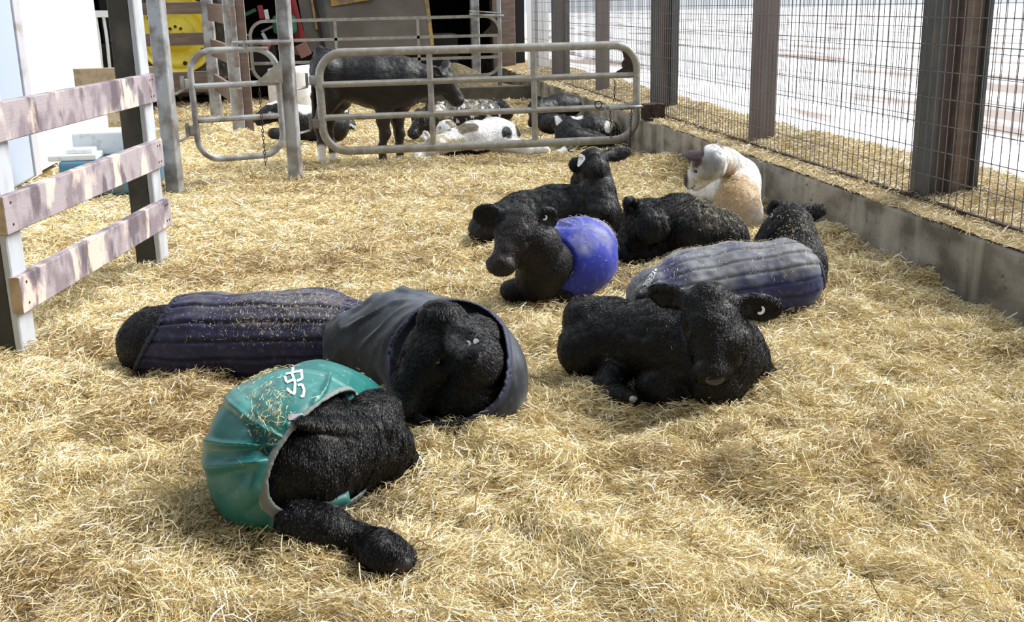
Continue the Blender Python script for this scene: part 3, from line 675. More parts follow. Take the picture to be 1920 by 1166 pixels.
def head(body, poll, nose, u, sc=None, ears=None, k=.03, cup=True, mouth=True, earw=.046, neck=None, ku=.014, wide=1.0):
    """poll -> nose vector gives the face; ears: list of (tip, cup normal)"""
    s = S(); body.g.append((s, ku)); poll = np.array(poll, float); nose = np.array(nose, float); L = np.linalg.norm(nose-poll); sc = sc or L/.33
    f, u, r = frame(nose-poll, u); M = np.array([f, r, u])
    def q(a, b, c): return poll + (f*a + r*b + u*c)*sc
    def e(a, b, c, ra, rb, rc, **kw): s.ell(q(a, b, c), np.array([ra, rb*wide, rc])*sc, M, **kw)
    if neck is not None: s.cone(q(.02, 0, -.07), neck[0], .078*sc, neck[1], .05)
    e(.065, 0, -.062, .105, .090, .074, k=k)
    e(.015, 0, -.030, .058, .060, .052, k=k)
    e(.10, 0, -.022, .075, .062, .035, k=k)
    s.cone(q(.10, 0, -.05), q(.265, 0, -.062), .074*sc, .052*sc, k)
    s.cone(q(.06, 0, -.125), q(.245, 0, -.112), .058*sc, .036*sc, k)
    for b in (-1, 1):
        e(.075, b*.038, -.105, .070, .042, .055, k=k)
        e(.105, b*.066, -.030, .036, .020, .020, k=.02*sc)
        e(.13, b*.055, -.075, .05, .025, .035, k=k)
    e(.285, 0, -.074, .044, .064, .048, k=.03*sc)
    e(.258, 0, -.118, .048, .046, .024, k=.02*sc)
    for b in (-1, 1):
        e(.322, b*.030, -.058, .016, .010, .009, k=.008, op='s')
        e(.125, b*.083, -.047, .016, .012, .010, k=.01, op='s')
    if mouth: e(.295, 0, -.100, .06, .075, .004, k=.008, op='s')
    eyes = [(q(.122, b*.072, -.046), .0155*sc) for b in (-1, 1)]
    body.eyes = eyes; body.earc = []
    body.headf = (poll, f, r, u, sc)
    for tip, cn in (ears or []):
        tip = np.array(tip, float); side = np.sign((tip-poll) @ r) or 1.0
        root = q(.018, side*.066, -.03)
        ef = unit(tip-root); EL = np.linalg.norm(tip-root); cn = unit(np.array(cn, float)-ef*(np.array(cn, float) @ ef)); er = np.cross(ef, cn); EM = np.array([ef, er, cn])
        s.cone(root, root+ef*EL*.35, .024*sc, .020*sc, .03)
        c = root + ef*EL*.56; body.earc.append(c)
        s.ell(c, np.array([EL*.46, earw*sc, .019*sc]), EM, k=.02)
        if cup: s.ell(c + cn*.021*sc, np.array([EL*.37, earw*.74*sc, .020*sc]), EM, k=.006, op='s')
    return q, M
def hairs(V, Q, N, n, rng, colf, length, flow, width=.0009, lie=.35, curl=.5, curls=30., mask=None, seed=0, seg=1):
    a = V[Q]; ar = np.linalg.norm(np.cross(a[:, 2]-a[:, 0], a[:, 3]-a[:, 1]), axis=1)
    if mask is not None:
        cc = a.mean(1); ar = ar*mask(cc)
    i = rng.choice(len(Q), n, p=ar/ar.sum()); u, v = rng.random((2, n, 1))
    P = a[i, 0]*(1-u)*(1-v) + a[i, 1]*u*(1-v) + a[i, 2]*u*v + a[i, 3]*(1-u)*v
    nn = unit_rows((N[Q[i]]).mean(1))
    fl = flow(P) if callable(flow) else np.tile(np.array(flow, float), (n, 1))
    w3 = np.stack([vnoise(P*curls, seed+60+j) for j in range(3)], 1)
    d = fl + w3*curl; d = d - nn*(d*nn).sum(1)[:, None]; d = unit_rows(d); d = unit_rows(d + nn*lie + rng.normal(0, .12, (n, 3)))
    L = (length*rng.uniform(.6, 1.25, n))[:, None]
    s = unit_rows(np.cross(d, nn + rng.normal(0, .3, (n, 3))))
    W = (width*rng.uniform(.7, 1.3, n))[:, None]
    P0 = P - nn*.002
    c = colf(P)
    mid = P0 + d*L*.55 + nn*L*.06; tip = P0 + d*L - nn*L*.12*(1+0*L)
    X = np.stack([P0 - s*W, P0 + s*W, mid + s*W*.8, mid - s*W*.8], 1).reshape(-1, 3)
    Y = np.stack([mid - s*W*.8, mid + s*W*.8, tip + s*W*.15, tip - s*W*.15], 1).reshape(-1, 3)
    A = np.arange(n*4).reshape(-1, 4)
    HV = np.concatenate([X, Y]); HQ = np.concatenate([A, A + n*4]); HC = np.concatenate([np.repeat(c, 4, 0)]*2)
    return HV, HQ, HC
def unit_rows(v): return v/(np.linalg.norm(v, axis=1)[:, None]+1e-12)
BLK = np.array([.0038, .0036, .0044])
def black(P): 
    n = vnoise(P*18, 4)[:, None]; return np.clip(BLK*(1 + .35*n), .003, 1)
def near(P, c, r, soft=.3, nz=.25, seed=2):
    """soft mask of an irregular patch"""
    c = np.array(c, float); r = np.array(r, float) if hasattr(r, '__len__') else np.array([r]*3)
    d = np.sqrt((((P-c)/r)**2).sum(1)) + nz*vnoise(P*14, seed)
    return np.clip((1-d)/soft+.5, 0, 1)[:, None]
def calf(label, s, loc, colf=black, h=.0095, nh=40000, hlen=.014, flow=(0, 0, -1), lump=.0035, lumps=26., ridge=None, group=None, coat=None, curl=.6, curls=34., lie=.3, width=.0009, seed=1, hmask=None, eyes=True, furk=None, name='calf'):
    D, lo, ax = s.grid(h); V, Q = nets(D, lo, h); N = vnormals(V, Q)
    V = V + N*(lump*fbm(V*lumps, 2, seed))[:, None]
    if ridge: V = V + N*(ridge[0]*(1-2*np.abs(vnoise(V*np.array(ridge[1]) + .6*vnoise(V*9, 5)[:, None], 77))))[:, None]
    C = colf(V)
    e = empty(name, loc, label, 'calf', group)
    rng = np.random.default_rng(seed)
    if QUICK: nh = nh//8
    if nh:
        mk = None
        if coat is not None or hmask is not None:
            def mk(p):
                m = np.ones(len(p))
                if coat is not None: m = m*(coat(p) > .004)
                if hmask is not None: m = m*hmask(p)
                return m*(p[:, 2] > -.01) + 1e-9
        HV, HQ, HC = hairs(V, Q, N, nh, rng, colf, hlen if not callable(hlen) else .014, flow, width, lie, curl, curls, mk, seed)
        nb = len(V); V2 = np.concatenate([V, HV]); Q2 = np.concatenate([Q, HQ + nb]); C2 = np.concatenate([C, HC])
    else: V2, Q2, C2 = V, Q, C
    o = mesh('body', V2, Q2, M_fur, e, True, C2)
    if eyes and hasattr(s, 'eyes'):
        for c, r in s.eyes:
            o2 = ball('eye', c, r, M_eye, e)
    e['_v'] = 0; del e['_v']
    return e, V, Q, N
def ball(name, c, r, m, parent, n=14, sc=(1, 1, 1)):
    V = []; Fq = []
    for i in range(n+1):
        for j in range(n*2):
            a = math.pi*i/n; b = math.pi*j/n; V.append((c[0]+r*sc[0]*math.sin(a)*math.cos(b), c[1]+r*sc[1]*math.sin(a)*math.sin(b), c[2]+r*sc[2]*math.cos(a)))
    for i in range(n):
        for j in range(n*2): Fq.append((i*n*2+j, (i+1)*n*2+j, (i+1)*n*2+(j+1) % (n*2), i*n*2+(j+1) % (n*2)))
    return mesh(name, V, Fq, m, parent, True)
def grow(s, d):
    t = S()
    for q in s.p:
        if q[-1] != 'u': continue
        if q[0] == 'c': t.cone(q[1], q[2], q[3]+d, q[4]+d, max(q[5], .08))
        else: t.ell(q[1], q[2]+d, q[3], max(q[4], .08))
    return t
def coat(name, torso, cut, disp, m, parent, h=.0085, d=.018, th=None, label=None, colf=None, base=(0.1, .1, .1), trim=None, trimm=None):
    """torso : S of the parts under the cloth; cut(P) > 0 where there is no cloth; disp(P, N) wrinkles"""
    t = grow(torso, d); D, lo, ax = t.grid(h, .03)
    P = np.stack(np.meshgrid(*ax, indexing='ij'), -1); c = cut(P.reshape(-1, 3)).reshape(D.shape)
    Df = np.maximum(D, c)
    V, Q = nets(Df, lo, h); N = vnormals(V, Q)
    V = V + N*(disp(V, N)*(np.clip(-cut(V)/.02, 0, 1)))[:, None]
    C = colf(V, N) if colf else np.tile(np.array(base, float), (len(V), 1))
    o = mesh(name, V, Q, m, parent, True, C)
    if label: o['label'] = label
    if trim:    # binding tape following the cut edge
        Db = np.maximum(np.abs(c + trim*.4) - trim*.75, np.abs(D) - h*.75)
        try:
            Vt, Qt = nets(Db, lo, h); Nt = vnormals(Vt, Qt); Vt = Vt + Nt*.001
            mesh('binding', Vt, Qt, trimm, o, True)
        except ValueError: pass
    return o, V, Q, N, t
def litter(name, label, V, Q, N, n, w, rng, lens=(.012, .045), parent=None, wid=(.0007, .0018), tilt=1.0):
    """loose straw bits lying on an animal; w(P, N) weight"""
    c = V[Q].mean(1); nn = unit_rows(N[Q].mean(1)); a = V[Q]; ar = np.linalg.norm(np.cross(a[:, 2]-a[:, 0], a[:, 3]-a[:, 1]), axis=1)
    ww = ar*np.clip(w(c, nn), 0, None)
    if ww.sum() <= 0: return
    if QUICK: n = max(10, n//3)
    i = rng.choice(len(Q), n, p=ww/ww.sum()); u, v = rng.random((2, n, 1))
    P = a[i, 0]*(1-u)*(1-v) + a[i, 1]*u*(1-v) + a[i, 2]*u*v + a[i, 3]*(1-u)*v + nn[i]*rng.uniform(.002, .012, (n, 1))
    Vs, Qs, Cs = strands(n, P, rng.uniform(*lens, n), rng.uniform(*wid, n), rng, straw_cols(n, rng)*.95, base_n=nn[i], tilt=tilt, bend=.15)
    o = mesh(name, Vs, Qs, M_straw, cols=Cs); tag(o, label, 'straw', kind='stuff'); return o
def poly_on(name, parent, bvh, polys, org, du, dv, dn, m, off=.003, th=.0015, sub=6):
    """flat shapes (list of quads in u,v) laid on a surface by casting along dn"""
    V = []; Fq = []
    for q in polys:
        q = [np.array(p, float) for p in q]; b = len(V); ok = True; pts = []
        for i in range(sub+1):
            for j in range(sub+1):
                s_, t_ = i/sub, j/sub; uv = q[0]*(1-s_)*(1-t_) + q[1]*s_*(1-t_) + q[2]*s_*t_ + q[3]*(1-s_)*t_
                o_ = Vector(org + du*uv[0] + dv*uv[1] - dn*.4); hit = bvh.ray_cast(o_, Vector(dn))
                if hit[0] is None: ok = False; break
                pts.append(np.array(hit[0]) + np.array(hit[1])*off)
            if not ok: break
        if not ok: continue
        V += pts
        for i in range(sub):
            for j in range(sub):
                k = b + i*(sub+1) + j; Fq.append((k, k+1, k+sub+2, k+sub+1))
    if V: return mesh(name, V, Fq, m, parent, True)
def hit(V, Q, px, py, off=.004):
    d = ray(px, py); h = bvh_of(V, Q).ray_cast(Vector((0, 0, H)), Vector(d))
    return (np.array(h[0]) + np.array(h[1])*off, np.array(h[1])) if h[0] is not None else (None, None)
def bvh_of(V, Q): return BVHTree.FromPolygons(V.tolist(), Q.tolist())
def stroke(a, b, w):
    a = np.array(a, float); b = np.array(b, float); d = unit(b-a); n = np.array([-d[1], d[0]])*w/2; return [a-n, b-n, b+n, a+n]
def eartag(parent, c, n, up, w=.022, h=.03, label='white ear tag', shape='disc', text=None):
    """small plastic tag: disc or drop shape"""
    n = unit(n); f, u, r = frame(n, up); r = -r; pts = []
    if shape == 'disc': pts = [(w*math.cos(t), w*math.sin(t)) for t in np.linspace(0, 2*math.pi, 21)[:-1]]
    elif shape == 'crescent':
        pts = [(w*math.cos(t), w*math.sin(t)) for t in np.linspace(-2.0, 1.3, 14)] + [(.55*w*math.cos(t)-.15*w, .6*w*math.sin(t)+.1*w) for t in np.linspace(1.3, -2.0, 14)]
    else: pts = [(-w*.5, h*.9), (w*.1, h), (w*.8, h*.75), (w, h*.3), (w*.5, -h*.35), (-w*.2, -h), (-w*.55, -h*.9)]
    k = len(pts); V = [c + r*a + u*b + n*o for o in (.002, -.002) for a, b in pts]
    Fq = [tuple(range(k)), tuple(range(k, 2*k))[::-1]] + [(i, i+k, (i+1) % k + k, (i+1) % k) for i in range(k)]
    o = mesh('ear_tag', V, Fq, M_tagw, parent); o['label'] = label
    if text:
        m = MB()
        for s0, s1 in text:
            m.beam(c + r*s0[0] + u*s0[1] + n*.0025, c + r*s1[0] + u*s1[1] + n*.0025, .0016, .0016)
        m.build('tag_number', M_ink, o)
    return o
# ------------------------------------------------------------------ the calves
def plane(p, n):
    p = np.array(p, float); n = unit(n); return lambda P: (P-p) @ n
def quilt(a, b, sp, amp, fold=.003, ff=9, ph=0.0, seed=5):
    a = np.array(a, float); ax = unit(np.array(b, float)-a); e1 = unit(np.cross(ax, [0, 0, 1])); e2 = np.cross(e1, ax)
    def f(P, N, seam=False):
        d = P-a; ang = np.arctan2(d @ e1, d @ e2); arc = ang*.19/sp + ph + .12*vnoise(P*4, seed+5)
        fr = np.abs(arc-np.round(arc))*sp; v = np.exp(-(fr/.007)**2)
        if seam: return v
        t = d @ ax
        cross = vnoise(np.stack([t*30, arc*2.5, arc*0], -1), seed+3)*.0035*(1-v)
        return -amp*v + amp*.4*np.cos(fr/sp*np.pi) + fold*fbm(P*ff, 3, seed) + cross
    return f
def ridges(c, sc, dirv, seed=0, w=.5):
    """sharp cloth folds running along dirv"""
    d = unit(dirv); e1 = unit(np.cross(d, [.3, .5, .8])); e2 = np.cross(d, e1)
    def f(P):
        q = np.stack([(P-c) @ e1*sc, (P-c) @ e2*sc, (P-c) @ d*sc*.28], -1); q = q + .35*vnoise(q*.7, seed+1)[:, None]
        return np.clip(1 - np.abs(vnoise(q, seed))/w, 0, 1)
    return f
def dusty(base, dust, amt=.8, sc=16, thr=.1, seed=3, nz=1.0, seam=None):  # paler tops: dust on most coats, light painted in on the teal one
    base = np.array(base); dust = np.array(dust)
    def f(P, N):
        k = np.clip((N[:, 2]*nz - .15) + .9*fbm(P*sc, 3, seed) - thr, 0, 1)*amt
        k2 = np.clip(fbm(P*70, 2, seed+9)-.35, 0, 1)*.5
        k = np.clip(k + k2, 0, .95)[:, None]
        c = base*(1-k) + dust*k*(.8 + .25*vnoise(P*40, seed)[:, None])
        if seam is not None: c = c*(1-.55*seam(P, N, True)[:, None])
        return c
    return f
M_cloth = mat('coat_cloth', rough=.62, spec=.3, attr=True, bump=((260,260,260), .25, .002, 2), sheen=.15)
M_teal = mat('teal_waterproof_cloth', rough=.38, spec=.5, attr=True, bump=((180,180,180), .15, .002, 2))
M_bind = mat('grey_binding', (.16, .18, .17), .7)
M_navyb = mat('navy_binding', (.02, .022, .05), .7)
M_print = mat('white_print', (.80, .84, .84), .5)
M_strap = mat('grey_strap', (.34, .33, .36), .6)
TC = np.array([-.1, -.93, .3])                      # roughly towards the yard gate the photo was taken from

def ground_at(P, dz=0.0):
    return (float(P[0]), float(P[1]), 0.0)

def c_navy():
    s = S(); t = S()
    ch = [gz(290,642,.13), gz(385,636,.145), gz(500,638,.145), gz(600,636,.15), gz(665,640,.15)]
    t.chain(ch, [.145, .165, .165, .165, .15], .05); t.ell(gz(592,596,.21), (.13,.13,.10), k=.08); t.ell(gz(400,610,.17), (.2,.1,.1), k=.08)
    s.p += t.p; s.cone(gz(278,648,.11), gz(300,640,.13), .125, .14); s.cone(gz(268,600,.2), gz(258,690,.03), .03, .028, .05)
    A_, B_, C_ = gz(246,700,.02), gz(316,574,.29), None
    n = unit(np.cross(B_-A_, np.array([.08, 1, -.1]))); n = n if n[0] < 0 else -n
    cut = plane((A_+B_)/2 + np.array([.01, 0, 0]), n)
    e, V, Q, N = calf('black calf lying at left in a navy quilted coat, head hidden from view', s, ground_at(ch[2]), nh=16000, coat=None, hmask=lambda p: (cut(p) > -.02)*1.0, seed=3, hlen=.018, flow=(-.5, -.2, -.8), eyes=False, name='calf')
    qf = quilt(ch[0], ch[-1], .078, .012, .005, 7)
    o, V, Q, N, tt = coat('coat', t, cut, qf, M_cloth, e, .0075, .020, label='navy quilted coat', colf=dusty((.020,.021,.060), (.20,.19,.20), .55, 9, .45, 3, seam=qf), trim=.014, trimm=M_navyb)
    rng = np.random.default_rng(31); c1, c2 = gz(470,598,.3), gz(600,585,.3)
    wf = lambda p, n: (np.exp(-(((p-c1)/np.array([.26,.13,.3]))**2).sum(1))*2.2 + np.exp(-(((p-c2)/np.array([.2,.13,.3]))**2).sum(1)) + .02)*np.clip(n[:, 2]-.1, 0, 1)
    litter('straw_bits', 'straw bits scattered on the back of the navy quilted coat at left', V, Q, N, 2200, wf, rng, (.004,.014), wid=(.0005,.0011))
def c_grey():
    t = S()
    t.cone(gz(690,662,.14), gz(760,650,.18), .15, .175, .06); t.cone(gz(760,650,.18), gz(850,680,.20), .175, .20, .06); t.ell(gz(862,712,.16), (.215,.22,.19), k=.08)
    s = S(); s.p += grow(t, -.045).p
    s.cone(gz(895,700,.18), gz(885,650,.28), .15, .12, .06); s.cone(gz(880,745,.12), gz(850,755,.10), .12, .09, .06)
    poll = gz(822,592,.41)+TC*.06; nose = gz(740,712,.19)+TC*.11
    head(s, poll, nose, (-.70,-.30,.62), sc=1.17, ears=[(gz(893,668,.37)+TC*.12, (.1,-.95,.1))], earw=.05, neck=(gz(885,680,.26), .115), wide=1.0)
    g = s.g[-1][0]; g.ell(poll + [0.0,0,.0], (.075,.07,.055), k=.04);
    ctr = gz(852,690,.2); n = unit([-.12,-.90,.42]); e1 = unit(np.cross(n, [0,0,1])); e2 = np.cross(e1, n)
    def cut(P):
        d = P-ctr; a = d @ n + .02; b = .208 - np.sqrt(((d @ e1 + .015*np.sign(e1[0]))/1.06)**2 + ((d @ e2 - .02)/1.12)**2) + .012*vnoise(P*8, 6); return np.minimum(a, b)
    e, V, Q, N = calf('black calf in a dark grey coat resting with its head turned left, ear tagged', s, ground_at(ctr), nh=90000, coat=lambda p: -cut(p)*0 + np.where(np.minimum((p-ctr)@n+.02, .22-np.linalg.norm((p-ctr)-((p-ctr)@n)[:, None]*n, axis=1)) > 0, .01, -.01), seed=7, hlen=.020, flow=lambda p: np.tile([.45,.1,-.75], (len(p), 1)), curl=.9)
    for (qx, qy), w_, sh, lb in (((876,648), .014, 'crescent', 'white crescent ear tag'), ((894,642), .010, 'disc', 'small white button ear tag')):
        hp = hit(V, Q, qx, qy)
        if hp[0] is not None: eartag(e, hp[0] + TC*.022, (.1,-.95,.2), (0,0,1), w_, shape=sh, label=lb)
    a0 = gz(700,600,.25); rg = ridges(a0, 11, (.15,-.5,.9), 5, .4)
    def disp(P, N):
        u = (P-a0) @ unit([1,0,.25]); v = (P-a0) @ np.array([0,0,1.])
        return .016*rg(P)*np.clip((1.0-(P[:, 0]-a0[0])*2.0), .25, 1) + .009*fbm(P*6, 3, 8)
    o, V, Q, N, tt = coat('coat', t, cut, disp, M_cloth, e, .0085, .034, label='dark grey waxed coat', colf=dusty((.014,.018,.024), (.12,.14,.175), .75, 7, .45, 13), trim=.014, trimm=M_navyb)
    f, r, u, sc = s.headf[1:]
def c_teal():
    t = S(); c0 = gz(548,842,.20)
    t.ell(c0, (.235,.25,.215), k=.08); t.cone(gz(600,778,.16), gz(655,772,.14), .155, .12, .09); t.cone(c0, gz(600,778,.17), .2, .15, .08)
    t.ell(gz(505,900,.14), (.15,.15,.14), k=.06)
    s = S(); s.p += grow(t, -.02).p
    s.cone(gz(575,862,.20), gz(650,842,.20), .15, .115, .06); s.cone(gz(590,890,.13), gz(680,878,.10), .09, .075, .06)
    poll = gz(700,768,.29); nose = gz(784,850,.07)
    head(s, poll, nose, (.50,.30,.80), sc=1.05, ears=[(gz(556,790,.37), (.1,-.2,1.0))], earw=.036, cup=False, neck=(gz(650,835,.2), .11))
    g = s.g[-1][0]; g.ell(gz(705,765,.27), (.075,.075,.055), k=.05); g.ell(gz(705,838,.15), (.10,.10,.085), k=.05)
    leg(s, [gz(560,978,.085), gz(612,990,.075), gz(675,1010,.045), gz(716,1034,.048), gz(740,1048,.040)], [.062, .058, .038, .054, .050], .03)
    leg(s, [gz(650,905,.06), gz(700,900,.05), gz(735,893,.05)], [.06, .045, .045], .03)
    ctr = gz(628,846,.2); n = unit([.38,-.78,.48]); 
    dd = unit(gz(700,790,.2)-gz(520,935,.2)); e1 = unit(dd - n*(dd @ n)); e2 = np.cross(n, e1)
    def cut(P):
        d = P-ctr; a = d @ n + .05; b = 1-np.sqrt(((d @ e1)/.285)**2 + ((d @ e2)/.150)**2); return np.minimum(a, b*.150)
    def cov(p):
        return np.where(cut(p) > -.01, .01, -.01) + np.where(t.ev(p) > .01, .05, 0)
    e, V, Q, N = calf('black calf asleep in front in a teal green coat, one foreleg stretched out', s, ground_at(c0), nh=110000, coat=cov, seed=9, hlen=.018, flow=lambda p: np.tile([-.25,-.3,-.85], (len(p), 1)), curl=.5, eyes=False, ridge=(.004, (30,22,9)))
    o2 = ball('eyelid', gz(738,822,.17)+TC*.10, .016, mat('grey_skin', (.10,.12,.13), .5), e, sc=(1.2,.5,.6))
    fo = c0
    def disp(P, N):
        d = P-gz(575,835,.3); r = np.linalg.norm(d, axis=1)+.02; ang = np.arctan2(d[:, 2]+.25*d[:, 1], -d[:, 0])
        q = np.stack([ang*3.2, r*3.0, r*0], -1); w_ = .026*np.clip(1-np.abs(vnoise(q, 7))/.30, 0, 1)*np.exp(-((r-.12)/.28)**2)
        w_ -= .022*np.exp(-((((P-gz(560,748,.38)) @ unit([.75,-.25,-.45]))/.12)**2 + (((P-gz(560,748,.38)) @ unit([.35,-.5,.8]))/.014)**2))
        w_ -= .030*np.exp(-(((P-gz(615,752,.30))/np.array([.05,.06,.05]))**2).sum(1))
        return w_ + .007*fbm(P*5, 3, 8)
    o, V, Q, N, tt = coat('coat', t, cut, disp, M_teal, e, .0065, .016, label='teal green waterproof coat', colf=dusty((.012,.140,.130), (.15,.37,.35), .55, 5, .30, 17), trim=.010, trimm=M_bind)  # pale cyan tops put the light on the cloth into the colour
    b = bvh_of(V, Q)
    # printed emblem near the spine
    org = gz(552,716,.36); du = unit([1,.05,0]); dn = unit(ray(552,716)); dv = unit(np.cross(du, dn)); dv = dv if dv[2] > 0 else -dv
    w_ = .010; k = 1/570.
    def uv(x, y): return ((x-552)*k, -(y-716)*k*1.05)
    L_ = [((542,690),(537,703)), ((552,690),(549,704)), ((538,703),(567,699)), ((549,703),(553,718)), ((553,718),(551,735)), ((537,706),(539,716)), ((539,717),(551,713)), ((556,716),(565,713)), ((565,713),(565,703)),
          ((539,726),(545,733)), ((545,733),(552,736)), ((557,723),(564,722)), ((564,722),(567,731)), ((567,731),(564,742)), ((564,742),(561,739))]
    poly_on('emblem', o, b, [stroke(uv(*a), uv(*c), .0072) for a, c in L_], org, du, dv, dn, M_print)
    # surcingle buckle strip
    L2 = [((538,771),(576,771)), ((576,772),(612,774)), ((612,774),(628,778))]
    so_ = poly_on('strap', o, b, [stroke(uv(*a), uv(*c), .016) for a, c in L2], org, du, dv, dn, M_strap, off=.004)
    for sk in (stroke(uv(574,768), uv(574,777), .004), stroke(uv(603,769), uv(604,779), .005), stroke(uv(612,772), uv(613,780), .008)): poly_on('buckle', so_, b, [sk], org, du, dv, dn, M_ink, off=.006)
    # chest strap under the neck
    m = MB(); P_ = [gz(500,934,.12)+TC*.02, gz(560,945,.11)+TC*.03, gz(610,942,.10)+TC*.04, gz(655,930,.10)+TC*.02]
    pr = [(-.004,-.018), (.004,-.018), (.004,.018), (-.004,.018)]
    sm = []
    for i in range(len(P_)-1):
        for q in np.linspace(0, 1, 6)[:-1]: sm.append(P_[i]*(1-q)+P_[i+1]*q)
    sm.append(P_[-1]); m.tube(sm, 1, prof=[(a*1.6, b*1.0) for a, b in pr], up=TC); st = m.build('chest_strap', mat('teal_strap', (.018,.12,.105), .5), o, True)
    # hooves of the stretched foreleg
    ball('hoof', gz(756,1044,.04), .040, M_horn, e, sc=(1.0,.75,.9)); ball('hoof', gz(748,1060,.035), .038, M_horn, e, sc=(1.0,.75,.9))
    rng = np.random.default_rng(33)
    spots = [(gz(500,757,.37), .035, 6), (gz(505,718,.37), .05, 3), (gz(470,700,.33), .06, 1.5), (gz(520,790,.35), .05, 2)]
    wf = lambda p, n: sum(w*np.exp(-(((p-c)/r)**2).sum(1)) for c, r, w in spots) + .004
    litter('straw_bits', 'straw bits lying on the teal green coat', V, Q, N, 1100, wf, rng, (.008,.028))
def c_front():
    s = S(); c0 = gz(1240,640,.2)
    s.cone(gz(1135,630,.19), c0, .145, .16, .06); s.cone(c0, gz(1350,664,.19), .16, .165, .06)
    s.ell(gz(1098,655,.14), (.115,.12,.12), k=.05)
    leg(s, [gz(1100,600,.25), gz(1150,600,.25), gz(1185,640,.18)], [.10, .085, .075], .04, .02)
    leg(s, [gz(1178,650,.15), gz(1150,705,.08), gz(1132,725,.05), gz(1163,742,.045), gz(1186,749,.04)], [.075, .055, .043, .036, .032], .03)
    leg(s, [gz(1292,690,.14), gz(1222,724,.06), gz(1262,742,.04), gz(1310,744,.036)], [.085, .055, .045, .04])
    leg(s, [gz(1400,672,.15), gz(1428,704,.065), gz(1380,742,.04)], [.095, .052, .044])
    s.ell(gz(1345,718,.11), (.10,.10,.11), k=.05); s.cone(gz(1362,655,.22), gz(1352,610,.32), .13, .10, .05)
    poll = gz(1338,549,.47); nose = gz(1341,690,.215); nose = nose + TC*.05
    head(s, poll, nose, (0,-.95,.30), sc=.99, ears=[(gz(1218,550,.42), (-.1,-.97,-.1)), (gz(1467,583,.38), (.1,-.97,-.1))], earw=.054, neck=(gz(1350,640,.28), .12), wide=1.14)
    s.cone(gz(1200,556,.31), gz(1240,560,.31), .02, .02, .06)
    e, V, Q, N = calf('uncoated black calf lying at front right, facing the camera, crescent ear tag', s, ground_at(c0), nh=170000, seed=12, hlen=.017, flow=lambda p: np.tile([-.55,-.1,-.7], (len(p), 1)), curl=.45, lie=.22, hmask=lambda p: 1.0)
    eartag(e, gz(1421,582,.385)+TC*.035, (0,-.98,.1), (.3,0,1), .017, shape='crescent', label='white crescent ear tag')
    ball('hoof', gz(1186,748,.045)+TC*.014, .018, mat('white_hoof_hair', (.50,.48,.46), .7), e, sc=(1.0,.7,.75))['label'] = 'white tipped hoof'
    q, M = s.headf[0], None
    f, r, u, sc = s.headf[1:]
    c = s.headf[0] + (f*.318 - u*.046)*sc; m = ball('nose', c, .028, mat('wet_nose', (.016,.016,.018), .22, spec=.7), e, sc=(1.35,.6,.75)); m['label'] = 'shiny black nose'
    rng = np.random.default_rng(34)
    litter('straw_bits', 'few straw wisps on the face and back of the front right calf', V, Q, N, 60, lambda p, n: np.clip(n[:, 2]+.3, 0, 1), rng, (.008,.03))
